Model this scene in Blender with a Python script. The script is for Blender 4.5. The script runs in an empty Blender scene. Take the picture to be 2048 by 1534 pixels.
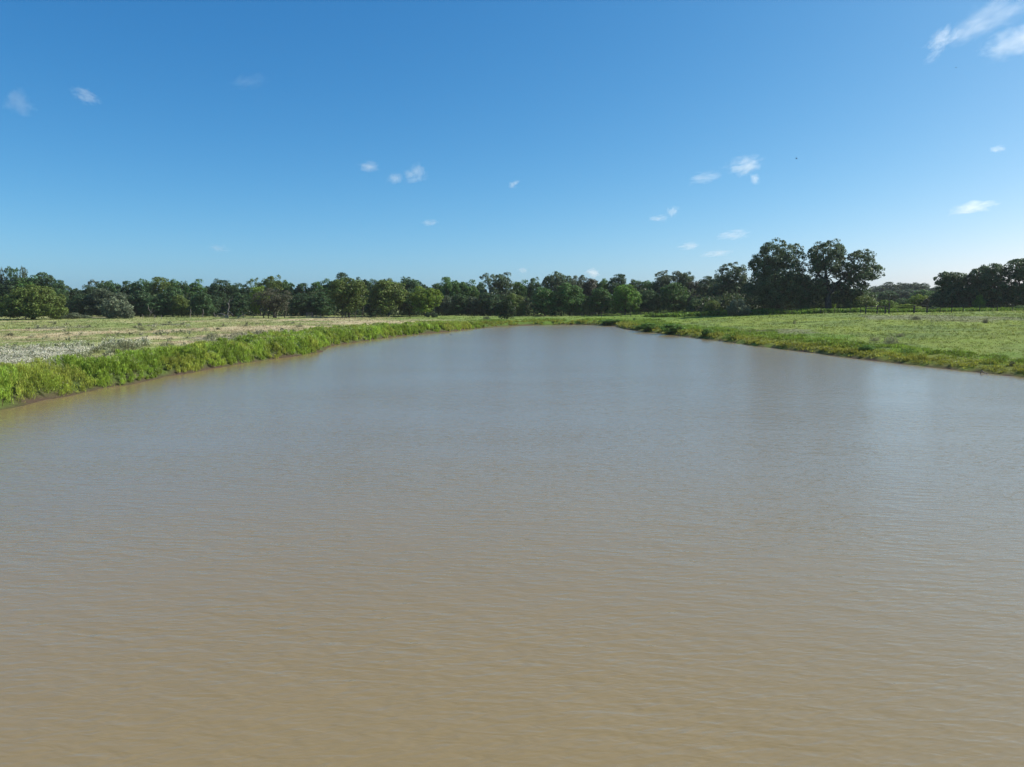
import bpy, math, random
import numpy as np
from mathutils import Vector, Matrix

R = math.radians
SC = bpy.context.scene
COL = SC.collection

# ------------------------------------------------------------------ camera
FPX, CX, CY, HOR, CAMH = 1469.0, 1024.0, 767.0, 598.0, 6.0     # measured on the 2048 x 1534 photograph
PITCH = math.atan((CY - HOR) / FPX)
cam = bpy.data.cameras.new('camera')
cam.sensor_fit = 'HORIZONTAL'
cam.sensor_width = 36.0
cam.lens = 36.0 * FPX / 2048.0
cam.clip_start = 0.1
cam.clip_end = 60000
cam_o = bpy.data.objects.new('camera', cam)
COL.objects.link(cam_o)
cam_o.location = (0, 0, CAMH)
cam_o.rotation_euler = (R(90) - PITCH, 0, 0)
SC.camera = cam_o

# ------------------------------------------------------------------ sky and sun
SUN_EL, SUN_AZ = 38.0, 76.0            # azimuth from the view direction towards the right
SUN_STRENGTH, SKY_STRENGTH, EXPOSURE = 3.8, 0.10, 1.0
sv = Vector((math.cos(R(SUN_EL)) * math.sin(R(SUN_AZ)), math.cos(R(SUN_EL)) * math.cos(R(SUN_AZ)), math.sin(R(SUN_EL))))
world = bpy.data.worlds.new('World')
SC.world = world
world.use_nodes = True
wn = world.node_tree
for n in list(wn.nodes):
    wn.nodes.remove(n)
w_out = wn.nodes.new('ShaderNodeOutputWorld')
w_bg = wn.nodes.new('ShaderNodeBackground')
w_sky = wn.nodes.new('ShaderNodeTexSky')
w_sky.sky_type = 'NISHITA'
w_sky.sun_disc = False
w_sky.sun_elevation = R(SUN_EL)
w_sky.sun_rotation = R(SUN_AZ)
w_sky.altitude = 0
w_sky.air_density = 0.6
w_sky.dust_density = 1.0
w_sky.ozone_density = 3.0
# response of the photograph's film to the sky: one power and one gain per colour, the same in every direction
w_sep = wn.nodes.new('ShaderNodeSeparateColor'); w_com = wn.nodes.new('ShaderNodeCombineColor')
wn.links.new(w_sky.outputs[0], w_sep.inputs[0])
for ch, g_, k_ in ((0, 1.57, 1.97), (1, 0.96, 1.37), (2, 0.66, 1.23)):
    w_p = wn.nodes.new('ShaderNodeMath'); w_p.operation = 'POWER'; w_p.inputs[1].default_value = g_
    w_m = wn.nodes.new('ShaderNodeMath'); w_m.operation = 'MULTIPLY'; w_m.inputs[1].default_value = k_ * 0.1 ** g_ / SKY_STRENGTH / 2 ** EXPOSURE
    wn.links.new(w_sep.outputs[ch], w_p.inputs[0]); wn.links.new(w_p.outputs[0], w_m.inputs[0]); wn.links.new(w_m.outputs[0], w_com.inputs[ch])
wn.links.new(w_com.outputs[0], w_bg.inputs['Color'])
w_bg.inputs['Strength'].default_value = SKY_STRENGTH
wn.links.new(w_bg.outputs[0], w_out.inputs['Surface'])

sl = bpy.data.lights.new('sun', 'SUN')
sl.energy = SUN_STRENGTH
sl.angle = R(0.53)
sl.color = (1.0, 0.955, 0.88)
sun_o = bpy.data.objects.new('sun', sl)
COL.objects.link(sun_o)
sun_o.rotation_euler = (-sv).to_track_quat('-Z', 'Y').to_euler()
sun_o.location = (60, 40, 90)

vs = SC.view_settings
vs.view_transform = 'Standard'
vs.look = 'None'
vs.gamma = 1.0
vs.use_curve_mapping = False
vs.exposure = EXPOSURE
SC.render.engine = 'CYCLES'
cy = SC.cycles
cy.max_bounces = 6
cy.diffuse_bounces = 3
cy.glossy_bounces = 3
cy.transmission_bounces = 3
cy.transparent_max_bounces = 6
cy.volume_bounces = 3
cy.sample_clamp_indirect = 6.0
cy.use_denoising = True

# ------------------------------------------------------------------ helpers
def ray(px, py):
    """direction of a pixel of the photograph, scaled to y = 1"""
    a, b = (px - CX) / FPX, (py - CY) / FPX
    c, s = math.cos(PITCH), math.sin(PITCH)
    y = c - b * s
    z = -s - b * c
    return a / y, z / y

def at(px, py, D):
    a, z = ray(px, py)
    return Vector((a * D, D, CAMH + z * D))

def on_level(px, py, z=0.0):
    a, k = ray(px, py)
    D = (z - CAMH) / k
    return a * D, D

def tag(o, label=None, cat=None, group=None, kind=None):
    if label: o['label'] = label
    if cat: o['category'] = cat
    if group: o['group'] = group
    if kind: o['kind'] = kind
    return o

def link(name, data, parent=None):
    o = bpy.data.objects.new(name, data)
    COL.objects.link(o)
    if parent: o.parent = parent
    return o

def make_mesh(name, V, F, mat=None, col=None, smooth=False):
    """V (n,3), F (m,3 or 4) numpy arrays -> mesh, with an optional colour per vertex"""
    V = np.asarray(V, np.float32); F = np.asarray(F, np.int32)
    me = bpy.data.meshes.new(name)
    k = F.shape[1]
    me.vertices.add(len(V)); me.vertices.foreach_set('co', V.ravel())
    me.loops.add(F.size); me.loops.foreach_set('vertex_index', F.ravel())
    me.polygons.add(len(F))
    me.polygons.foreach_set('loop_start', np.arange(0, F.size, k, dtype=np.int32))
    if smooth: me.polygons.foreach_set('use_smooth', np.ones(len(F), bool))
    if col is not None:
        a = me.color_attributes.new('tint', 'FLOAT_COLOR', 'POINT')
        c = np.ones((len(V), 4), np.float32); c[:, :3] = col
        a.data.foreach_set('color', c.ravel())
    me.update(calc_edges=True)
    if mat: me.materials.append(mat)
    return me

def vnoise(x, y, seed=0):
    """value noise 0..1"""
    xi = np.floor(x); yi = np.floor(y)
    fx = x - xi; fy = y - yi
    fx = fx * fx * (3 - 2 * fx); fy = fy * fy * (3 - 2 * fy)
    def h(i, j):
        v = np.sin(i * 127.1 + j * 311.7 + seed * 74.7) * 43758.5453
        return v - np.floor(v)
    a = h(xi, yi); b = h(xi + 1, yi); c = h(xi, yi + 1); d = h(xi + 1, yi + 1)
    return (a * (1 - fx) + b * fx) * (1 - fy) + (c * (1 - fx) + d * fx) * fy

def fbm(x, y, seed=0, oct=4):
    s = 0; a = 0.5; t = 0
    for k in range(oct):
        s = s + a * vnoise(x * 2 ** k, y * 2 ** k, seed + k * 13); t += a; a *= 0.5
    return s / t

def sstep(a, b, x):
    t = np.clip((x - a) / (b - a), 0, 1)
    return t * t * (3 - 2 * t)

# ------------------------------------------------------------------ materials
def new_mat(name):
    m = bpy.data.materials.new(name); m.use_nodes = True
    nt = m.node_tree
    for n in list(nt.nodes): nt.nodes.remove(n)
    return m, nt

def N(nt, kind, **kw):
    n = nt.nodes.new(kind)
    for k, v in kw.items():
        setattr(n, k, v)
    return n

def leaf_mat(name, source='object', rough=0.55, transl=0.30, vary=0.45):
    """foliage: colour from the object colour or the vertex tint, varied from leaf to leaf"""
    m, nt = new_mat(name); L = nt.links.new
    out = N(nt, 'ShaderNodeOutputMaterial')
    if source == 'object':
        src = N(nt, 'ShaderNodeObjectInfo').outputs['Color']
    else:
        a = N(nt, 'ShaderNodeAttribute'); a.attribute_name = 'tint'; src = a.outputs['Color']
    geo = N(nt, 'ShaderNodeNewGeometry')
    mr = N(nt, 'ShaderNodeMapRange'); mr.inputs['To Min'].default_value = 1 - vary; mr.inputs['To Max'].default_value = 1 + vary
    L(geo.outputs['Random Per Island'], mr.inputs['Value'])
    nz = N(nt, 'ShaderNodeTexNoise'); nz.inputs['Scale'].default_value = 0.35; nz.inputs['Detail'].default_value = 2
    tc = N(nt, 'ShaderNodeTexCoord'); L(tc.outputs['Object'], nz.inputs['Vector'])
    mr2 = N(nt, 'ShaderNodeMapRange'); mr2.inputs['From Min'].default_value = 0.3; mr2.inputs['From Max'].default_value = 0.7
    mr2.inputs['To Min'].default_value = 0.75; mr2.inputs['To Max'].default_value = 1.25
    L(nz.outputs['Fac'], mr2.inputs['Value'])
    mu = N(nt, 'ShaderNodeMath', operation='MULTIPLY'); L(mr.outputs[0], mu.inputs[0]); L(mr2.outputs[0], mu.inputs[1])
    hs = N(nt, 'ShaderNodeHueSaturation'); L(src, hs.inputs['Color']); L(mu.outputs[0], hs.inputs['Value'])
    hh = N(nt, 'ShaderNodeMapRange'); hh.inputs['To Min'].default_value = 0.485; hh.inputs['To Max'].default_value = 0.515
    L(geo.outputs['Random Per Island'], hh.inputs['Value']); L(hh.outputs[0], hs.inputs['Hue'])
    p = N(nt, 'ShaderNodeBsdfPrincipled'); p.inputs['Roughness'].default_value = rough
    p.inputs['Specular IOR Level'].default_value = 0.16
    L(hs.outputs[0], p.inputs['Base Color'])
    tr = N(nt, 'ShaderNodeBsdfTranslucent')
    h2 = N(nt, 'ShaderNodeHueSaturation'); h2.inputs['Hue'].default_value = 0.485; h2.inputs['Value'].default_value = 1.25
    L(hs.outputs[0], h2.inputs['Color']); L(h2.outputs[0], tr.inputs['Color'])
    mx = N(nt, 'ShaderNodeMixShader'); mx.inputs[0].default_value = transl
    L(p.outputs[0], mx.inputs[1]); L(tr.outputs[0], mx.inputs[2]); L(mx.outputs[0], out.inputs['Surface'])
    return m

def rough_mat(name, c1, c2, scale=6.0, rough=0.85, bump=0.3):
    m, nt = new_mat(name); L = nt.links.new
    out = N(nt, 'ShaderNodeOutputMaterial'); p = N(nt, 'ShaderNodeBsdfPrincipled')
    p.inputs['Roughness'].default_value = rough; p.inputs['Specular IOR Level'].default_value = 0.2
    tc = N(nt, 'ShaderNodeTexCoord'); nz = N(nt, 'ShaderNodeTexNoise'); nz.inputs['Scale'].default_value = scale; nz.inputs['Detail'].default_value = 5
    mp = N(nt, 'ShaderNodeMapping'); mp.inputs['Scale'].default_value = (1, 1, 0.25)
    L(tc.outputs['Object'], mp.inputs['Vector']); L(mp.outputs[0], nz.inputs['Vector'])
    rp = N(nt, 'ShaderNodeValToRGB')
    rp.color_ramp.elements[0].position = 0.35; rp.color_ramp.elements[0].color = (*c1, 1)
    rp.color_ramp.elements[1].position = 0.65; rp.color_ramp.elements[1].color = (*c2, 1)
    L(nz.outputs['Fac'], rp.inputs[0]); L(rp.outputs[0], p.inputs['Base Color'])
    b = N(nt, 'ShaderNodeBump'); b.inputs['Strength'].default_value = bump; b.inputs['Distance'].default_value = 0.03
    L(nz.outputs['Fac'], b.inputs['Height']); L(b.outputs[0], p.inputs['Normal'])
    L(p.outputs[0], out.inputs['Surface'])
    return m

M_LEAF = leaf_mat('leaf_foliage')
M_WEED = leaf_mat('weed_foliage', 'tint', 0.5, 0.35, 0.35)
M_GRASS = leaf_mat('grass_blades', 'tint', 0.6, 0.35, 0.18)
M_BARK = rough_mat('bark', (0.035, 0.030, 0.026), (0.085, 0.075, 0.062))
M_PALEBARK = rough_mat('pale_bark', (0.12, 0.11, 0.095), (0.25, 0.23, 0.205))
M_POST = rough_mat('weathered_wood', (0.035, 0.030, 0.027), (0.09, 0.08, 0.07), 9)
M_GREYWOOD = rough_mat('grey_wood', (0.11, 0.095, 0.085), (0.24, 0.21, 0.19), 9)
M_WIRE = rough_mat('fence_wire', (0.10, 0.09, 0.08), (0.18, 0.17, 0.16), 20, 0.5, 0.0)
M_BIRD = rough_mat('dark_feathers', (0.02, 0.02, 0.022), (0.05, 0.045, 0.045), 12)

# ------------------------------------------------------------------ the lie of the land
SHORE_PX = [(-330, 915), (-120, 850), (0, 819), (40, 812), (80, 801), (150, 789), (205, 776), (260, 769), (330, 753), (400, 742),
            (470, 729), (520, 722), (590, 712), (640, 705), (649, 698), (660, 692), (720, 683), (800, 672), (850, 667), (900, 663), (970, 655.5),
            (1000, 653), (1060, 650.7), (1150, 649.6), (1200, 650.2), (1230, 652), (1236, 655), (1250, 658.5), (1280, 662.5), (1350, 671),
            (1440, 682), (1500, 691), (1600, 703), (1700, 716), (1800, 727.5), (1900, 739), (2048, 755), (2200, 774)]
shore = [on_level(*p) for p in SHORE_PX]
n_left = 24                                    # the first points run along the left bank
shore += [(52, 30), (54, 0), (40, -35), (0, -50), (-35, -35), (-42, 5)]
SH = np.array(shore)

def shore_dist(x, y):
    """signed distance to the waterline, negative on the pond"""
    x = np.asarray(x, float).ravel(); y = np.asarray(y, float).ravel()
    best = np.full(x.shape, 1e9); inside = np.zeros(x.shape, bool)
    n = len(SH)
    for i in range(n):
        ax, ay = SH[i]; bx, by = SH[(i + 1) % n]
        dx, dy = bx - ax, by - ay
        t = np.clip(((x - ax) * dx + (y - ay) * dy) / (dx * dx + dy * dy), 0, 1)
        best = np.minimum(best, (x - ax - t * dx) ** 2 + (y - ay - t * dy) ** 2)
        c = ((ay > y) != (by > y))
        with np.errstate(divide='ignore', invalid='ignore'):
            inside ^= c & (x < (bx - ax) * (y - ay) / (by - ay if by != ay else 1e-9) + ax)
    d = np.sqrt(best)
    return np.where(inside, -d, d)

def height(x, y, d=None):
    x = np.asarray(x, float).ravel(); y = np.asarray(y, float).ravel()
    if d is None: d = shore_dist(x, y)
    # ragged waterline
    dj = d + (fbm(x * 0.9, y * 0.9, 5, 3) - 0.5) * 0.9 * np.exp(-np.abs(d) / 4)
    w = sstep(6, 62, x - 0.02 * (y - 60))
    dp = np.maximum(dj, 0)
    left = 0.10 * sstep(0, 0.3, dp) + 0.72 * sstep(0.15, 1.2, dp) + 0.28 * sstep(1.5, 25, dp)
    right = 0.14 * sstep(0, 0.8, dp) + 0.25 * sstep(0.8, 4.0, dp) + 3.75 * (1 - np.exp(-np.maximum(dp - 1.5, 0) / 42))
    h = left * (1 - w) + right * w
    far = np.exp(-np.maximum(dp - 120, 0) / 400)
    h = h + (fbm(x / 11, y / 11, 3, 4) - 0.5) * 0.42 * sstep(2, 14, dp)
    h = h + (fbm(x / 1.7, y / 1.7, 9, 2) - 0.5) * 0.22 * sstep(0.6, 3, dp)
    h = np.where(dj < 0, -0.06 - 1.3 * sstep(0, 9, -dj) + 0.06 * (1 - sstep(0, 0.4, -dj)), h)
    return h

def h1(x, y):
    return float(height([x], [y])[0])

def ground_at(px, py):
    """distance at which the ray through a pixel meets the land"""
    a, k = ray(px, py)
    D = np.arange(36, 300, 0.4)
    d = shore_dist(a * D, D); h = height(a * D, D, d)
    hit = np.where((h >= CAMH + k * D) & (d > 0.2))[0]
    return float(D[hit[0]]) if len(hit) else 200.0

# colour of the ground cover, in world places found from the photograph
C_GREEN = np.array((0.120, 0.172, 0.044)); C_BRIGHT = np.array((0.095, 0.172, 0.020)); C_STRAW = np.array((0.375, 0.328, 0.192))
C_PALE = np.array((0.190, 0.215, 0.078)); C_MUD = np.array((0.060, 0.043, 0.030)); C_GREY = np.array((0.170, 0.170, 0.115))
C_OLIVE = np.array((0.145, 0.155, 0.024)); C_DARK = np.array((0.055, 0.085, 0.018))
def world_patch(px, py, w, h, z):
    x, y = on_level(px, py, z)
    x2, _ = on_level(px + w / 2, py, z); _, y1 = on_level(px, py + h / 2, z); _, y2 = on_level(px, py - h / 2, z)
    return x, (y1 + y2) / 2, abs(x2 - x), abs(y2 - y1) / 2
STRAW = [world_patch(*a, 1.1) for a in [(170, 667, 190, 11), (60, 660, 130, 5), (60, 674, 220, 5), (480, 658, 190, 9), (560, 654, 150, 6), (380, 683, 150, 8),
                                         (730, 645, 150, 7), (860, 642, 170, 6), (640, 640, 260, 4), (440, 672, 90, 10), (330, 662, 80, 6), (300, 676, 120, 6)]]
GREYP = [world_patch(*a, 1.1) for a in [(500, 672, 170, 14), (560, 668, 120, 12), (120, 655, 90, 6), (330, 650, 60, 4)]]
RGREY = [world_patch(*a, 2.6) for a in [(1840, 637, 190, 9), (1930, 640, 160, 10), (1560, 645, 160, 8), (1790, 676, 90, 22)]]
RBRIGHT = [world_patch(*a, 1.6) for a in [(1650, 665, 90, 9), (1760, 690, 150, 22), (1900, 702, 200, 14), (1360, 652, 130, 10), (1560, 678, 130, 14)]]

def patches(x, y, lst, seed):
    m = np.zeros_like(x)
    wob = (fbm(x / 3.5, y / 5.0, seed, 3) - 0.5) * 1.1
    for cx_, cy_, rx, ry in lst:
        r = np.sqrt(((x - cx_) / rx) ** 2 + ((y - cy_) / ry) ** 2)
        m = np.maximum(m, 1 - sstep(0.75, 1.15, r + wob))
    return m

def mix(c, target, m):
    return c * (1 - m[:, None]) + target[None, :] * m[:, None]

def cover_colour(x, y, d):
    n1 = fbm(x / 7, y / 9, 21, 4); n2 = fbm(x / 2.2, y / 2.2, 33, 3); n3 = fbm(x / 22, y / 16, 41, 3)
    w = sstep(6, 30, x)
    left = mix(np.repeat((C_GREEN * 0.7 + C_PALE * 0.42)[None], len(x), 0), C_PALE * 1.2, sstep(0.32, 0.56, n1))
    left = mix(left, C_STRAW * 0.85, 0.8 * sstep(0.48, 0.66, n3 * 0.6 + n2 * 0.4))
    left = mix(left, C_STRAW, patches(x, y, STRAW, 51))
    left = mix(left, C_GREY, 0.7 * patches(x, y, GREYP, 55))
    left = mix(left, C_DARK, 1 - sstep(2.0, 5.0, d))
    right = mix(np.repeat((C_GREEN * 1.05)[None], len(x), 0), C_PALE * np.array((0.88, 1.02, 0.56)), sstep(0.30, 0.62, n1))
    right = mix(right, C_GREY, 0.55 * patches(x, y, RGREY, 61))
    right = mix(right, C_BRIGHT, 0.75 * patches(x, y, RBRIGHT, 63))
    right = mix(right, C_OLIVE, 0.75 * (1 - sstep(2.0, 6.5, d + 3 * (n2 - 0.5))))
    right = mix(right, C_BRIGHT, 0.6 * sstep(0.52, 0.68, n2) * (1 - sstep(8, 22, d)))
    c = left * (1 - w)[:, None] + right * w[:, None]
    far = sstep(150, 178, y) * (1 - sstep(34, 70, np.abs(x - 22)))      # lusher grass round the far end of the pond
    c = mix(c, C_BRIGHT * 1.05, 0.6 * far)
    c = c * (0.8 + 0.4 * n2)[:, None]
    mud = 1 - sstep(0.05, 0.55, d + 0.8 * (n2 - 0.5) + 0.5 * (n1 - 0.5))
    c = mix(c, C_MUD, mud)
    return c

# ------------------------------------------------------------------ ground
def axis(lo, hi, step, far, grow=1.35):
    core = list(np.arange(lo, hi + 1e-6, step)); s = step; v = hi
    while v < far:
        s *= grow; v += s; core.append(v)
    s = step; v = lo
    while v > -far:
        s *= grow; v -= s; core.insert(0, v)
    return np.array(core)
gx = axis(-150, 165, 0.7, 9000); gy = axis(12, 215, 0.7, 9000)
GX, GY = np.meshgrid(gx, gy)
X = GX.ravel(); Y = GY.ravel()
DD = shore_dist(X, Y)
Z = height(X, Y, DD)
nx, ny = len(gx), len(gy)
ii = (np.arange(ny - 1)[:, None] * nx + np.arange(nx - 1)[None, :]).ravel()
F = np.stack([ii, ii + 1, ii + nx + 1, ii + nx], 1)
m_ground, nt = new_mat('pasture_ground'); L = nt.links.new
out = N(nt, 'ShaderNodeOutputMaterial'); p = N(nt, 'ShaderNodeBsdfPrincipled'); p.inputs['Roughness'].default_value = 0.95
p.inputs['Specular IOR Level'].default_value = 0.1
a = N(nt, 'ShaderNodeAttribute'); a.attribute_name = 'tint'
tc = N(nt, 'ShaderNodeTexCoord')
n1 = N(nt, 'ShaderNodeTexNoise'); n1.inputs['Scale'].default_value = 2.6; n1.inputs['Detail'].default_value = 6; n1.inputs['Roughness'].default_value = 0.7
L(tc.outputs['Object'], n1.inputs['Vector'])
mr = N(nt, 'ShaderNodeMapRange'); mr.inputs['From Min'].default_value = 0.3; mr.inputs['From Max'].default_value = 0.7
mr.inputs['To Min'].default_value = 0.78; mr.inputs['To Max'].default_value = 1.22; L(n1.outputs['Fac'], mr.inputs['Value'])
hs = N(nt, 'ShaderNodeHueSaturation'); L(a.outputs['Color'], hs.inputs['Color']); L(mr.outputs[0], hs.inputs['Value'])
L(hs.outputs[0], p.inputs['Base Color'])
b = N(nt, 'ShaderNodeBump'); b.inputs['Strength'].default_value = 0.7; b.inputs['Distance'].default_value = 0.15
L(n1.outputs['Fac'], b.inputs['Height']); L(b.outputs[0], p.inputs['Normal']); L(p.outputs[0], out.inputs['Surface'])
ground = link('ground', make_mesh('ground', np.stack([X, Y, Z], 1), F, m_ground, cover_colour(X, Y, DD), True))
tag(ground, 'grassy pasture ground with straw patches sloping down to the pond', 'ground', kind='structure')

# ------------------------------------------------------------------ water
m_water, nt = new_mat('muddy_water'); L = nt.links.new
out = N(nt, 'ShaderNodeOutputMaterial')
p = N(nt, 'ShaderNodeBsdfPrincipled')
p.inputs['Base Color'].default_value = (0.185, 0.148, 0.085, 1)
p.inputs['Roughness'].default_value = 0.24
p.inputs['Specular IOR Level'].default_value = 0.5
p.inputs['Coat Weight'].default_value = 0.6
p.inputs['Coat Roughness'].default_value = 0.19
p.inputs['Coat IOR'].default_value = 1.333
p.inputs['IOR'].default_value = 1.333
geo = N(nt, 'ShaderNodeNewGeometry')

def wave_layer(scale_x, scale_y, rot, detail, amp, dist):
    """slope of one set of ripples from explicit differences of a stretched noise: returns (sx, sy) sockets"""
    res = []
    for off in ((0, 0), (0.02, 0), (0, 0.02)):
        ad = N(nt, 'ShaderNodeVectorMath', operation='ADD'); ad.inputs[1].default_value = (off[0], off[1], 0)
        L(geo.outputs['Position'], ad.inputs[0])
        mp = N(nt, 'ShaderNodeMapping'); mp.vector_type = 'POINT'
        mp.inputs['Rotation'].default_value = (0, 0, R(rot)); mp.inputs['Scale'].default_value = (1, 1, 1)
        L(ad.outputs[0], mp.inputs['Vector'])
        m2 = N(nt, 'ShaderNodeVectorMath', operation='MULTIPLY'); m2.inputs[1].default_value = (scale_x, scale_y, 0)
        L(mp.outputs[0], m2.inputs[0])
        nz = N(nt, 'ShaderNodeTexNoise'); nz.noise_dimensions = '2D'
        nz.inputs['Scale'].default_value = 1.0; nz.inputs['Detail'].default_value = detail; nz.inputs['Roughness'].default_value = 0.5
        nz.inputs['Distortion'].default_value = dist
        L(m2.outputs[0], nz.inputs['Vector'])
        res.append(nz.outputs['Fac'])
    outs = []
    for k in (1, 2):
        sb = N(nt, 'ShaderNodeMath', operation='SUBTRACT'); L(res[0], sb.inputs[0]); L(res[k], sb.inputs[1])
        ml = N(nt, 'ShaderNodeMath', operation='MULTIPLY'); ml.inputs[1].default_value = amp / 0.02; L(sb.outputs[0], ml.inputs[0])
        outs.append(ml.outputs[0])
    return outs
layers = [wave_layer(1.35, 5.2, 5, 2.0, 0.0175, 0.35), wave_layer(2.8, 9.5, -12, 1.0, 0.010, 0.0), wave_layer(0.55, 1.7, 12, 2.0, 0.022, 0.0)]
# calmer and livelier areas
nzp = N(nt, 'ShaderNodeTexNoise'); nzp.inputs['Scale'].default_value = 0.10; nzp.inputs['Detail'].default_value = 3
mpp = N(nt, 'ShaderNodeMapping'); mpp.inputs['Scale'].default_value = (0.6, 1.5, 1); L(geo.outputs['Position'], mpp.inputs['Vector']); L(mpp.outputs[0], nzp.inputs['Vector'])
mrp = N(nt, 'ShaderNodeMapRange'); mrp.inputs['From Min'].default_value = 0.3; mrp.inputs['From Max'].default_value = 0.7
mrp.inputs['To Min'].default_value = 0.65; mrp.inputs['To Max'].default_value = 1.35; L(nzp.outputs['Fac'], mrp.inputs['Value'])
comp = []
for k in (0, 1):
    s = layers[0][k]
    for l in layers[1:]:
        ad = N(nt, 'ShaderNodeMath', operation='ADD'); L(s, ad.inputs[0]); L(l[k], ad.inputs[1]); s = ad.outputs[0]
    ml = N(nt, 'ShaderNodeMath', operation='MULTIPLY'); L(s, ml.inputs[0]); L(mrp.outputs[0], ml.inputs[1])
    comp.append(ml.outputs[0])
cb = N(nt, 'ShaderNodeCombineXYZ'); L(comp[0], cb.inputs[0]); L(comp[1], cb.inputs[1]); cb.inputs[2].default_value = 1.0
nm = N(nt, 'ShaderNodeVectorMath', operation='NORMALIZE'); L(cb.outputs[0], nm.inputs[0])
L(nm.outputs[0], p.inputs['Normal']); L(nm.outputs[0], p.inputs['Coat Normal'])
# silt clouds in the water
nzs = N(nt, 'ShaderNodeTexNoise'); nzs.inputs['Scale'].default_value = 0.07; nzs.inputs['Detail'].default_value = 4; L(geo.outputs['Position'], nzs.inputs['Vector'])
rp = N(nt, 'ShaderNodeValToRGB'); rp.color_ramp.elements[0].position = 0.3; rp.color_ramp.elements[0].color = (0.1908, 0.1463, 0.0665, 1)
rp.color_ramp.elements[1].position = 0.7; rp.color_ramp.elements[1].color = (0.2056, 0.1590, 0.0745, 1)
L(nzs.outputs['Fac'], rp.inputs[0]); L(rp.outputs[0], p.inputs['Base Color'])
L(p.outputs[0], out.inputs['Surface'])
wx0, wx1 = SH[:, 0].min() - 6, SH[:, 0].max() + 6
wy0, wy1 = SH[:, 1].min() - 6, SH[:, 1].max() + 6
wxs = np.linspace(wx0, wx1, 24); wys = np.linspace(wy0, wy1, 40)
WX, WY = np.meshgrid(wxs, wys); wi = (np.arange(39)[:, None] * 24 + np.arange(23)[None, :]).ravel()
water = link('water', make_mesh('water', np.stack([WX.ravel(), WY.ravel(), WX.ravel() * 0], 1), np.stack([wi, wi + 1, wi + 25, wi + 24], 1), m_water))
tag(water, 'muddy brown pond water with fine ripples', 'pond', kind='structure')

# ------------------------------------------------------------------ blades, leaves
def rhombs(c, n, t, s, w):
    """leaf-shaped quads: centres c, normals n, axes t, half length s, half width w"""
    b = np.cross(n, t)
    b /= np.maximum(np.linalg.norm(b, axis=1, keepdims=True), 1e-6)
    s = np.asarray(s)[:, None]; w = np.asarray(w)[:, None]
    V = np.stack([c - t * s, c + b * w - t * s * 0.15, c + t * s, c - b * w - t * s * 0.15], 1).reshape(-1, 3)
    return V, np.arange(len(V)).reshape(-1, 4)

def unit(v):
    return v / np.maximum(np.linalg.norm(v, axis=1, keepdims=True), 1e-6)

def rand_unit(rng, n):
    return unit(rng.normal(size=(n, 3)))

rng = np.random.default_rng(7)

# short pasture grass
def grass_field(n, name, label):
    u = rng.random(n)
    D = 1 / (1 / 36.0 + u * (1 / 215.0 - 1 / 36.0))
    x = (rng.random(n) * 2 - 1) * (0.78 * D + 6)
    d = shore_dist(x, D)
    k = d > 0.35 + 0.5 * rng.random(n)
    x, y, d = x[k], D[k], d[k]; n = len(x)
    z = height(x, y, d)
    c = cover_colour(x, y, d)
    lump = fbm(x / 1.9, y / 1.9, 77, 3)
    ht = (0.05 + 0.13 * rng.random(n) ** 2) * (0.35 + 1.6 * lump ** 1.5) * np.clip(y / 75, 0.75, 1.6)
    tall = (rng.random(n) < 0.03); ht = np.where(tall, ht * 2.2, ht)
    wd = np.clip(y * 0.00055, 0.03, 0.11) * (0.7 + 0.6 * rng.random(n))
    nb = 4
    P = np.repeat(np.stack([x, y, z], 1), nb, 0); H = np.repeat(ht, nb) * (0.6 + 0.6 * rng.random(n * nb)); W = np.repeat(wd, nb)
    an = rng.random(n * nb) * 2 * np.pi
    side = np.stack([np.cos(an), np.sin(an), 0 * an], 1)
    le = rng.random(n * nb) * 2 * np.pi; lm = H * (0.5 + 1.1 * rng.random(n * nb))
    lean = np.stack([np.cos(le) * lm, np.sin(le) * lm, 0 * le], 1)
    off = np.stack([rng.normal(size=n * nb), rng.normal(size=n * nb), 0 * le], 1) * np.repeat(wd, nb)[:, None] * 2.2
    base = P + off; base[:, 2] -= 0.03
    tip = base + lean; tip[:, 2] += H
    V = np.stack([base - side * W[:, None], base + side * W[:, None], tip], 1).reshape(-1, 3)
    cc = np.repeat(c * (0.86 + 0.28 * rng.random((n, 1))), nb * 3, 0)
    o = link(name, make_mesh(name, V, np.arange(len(V)).reshape(-1, 3), M_GRASS, cc))
    return tag(o, label, 'grass', kind='stuff')
grass_field(230000, 'pasture_grass', 'short pasture grass, straw and green, on both sides of the pond')

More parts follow.
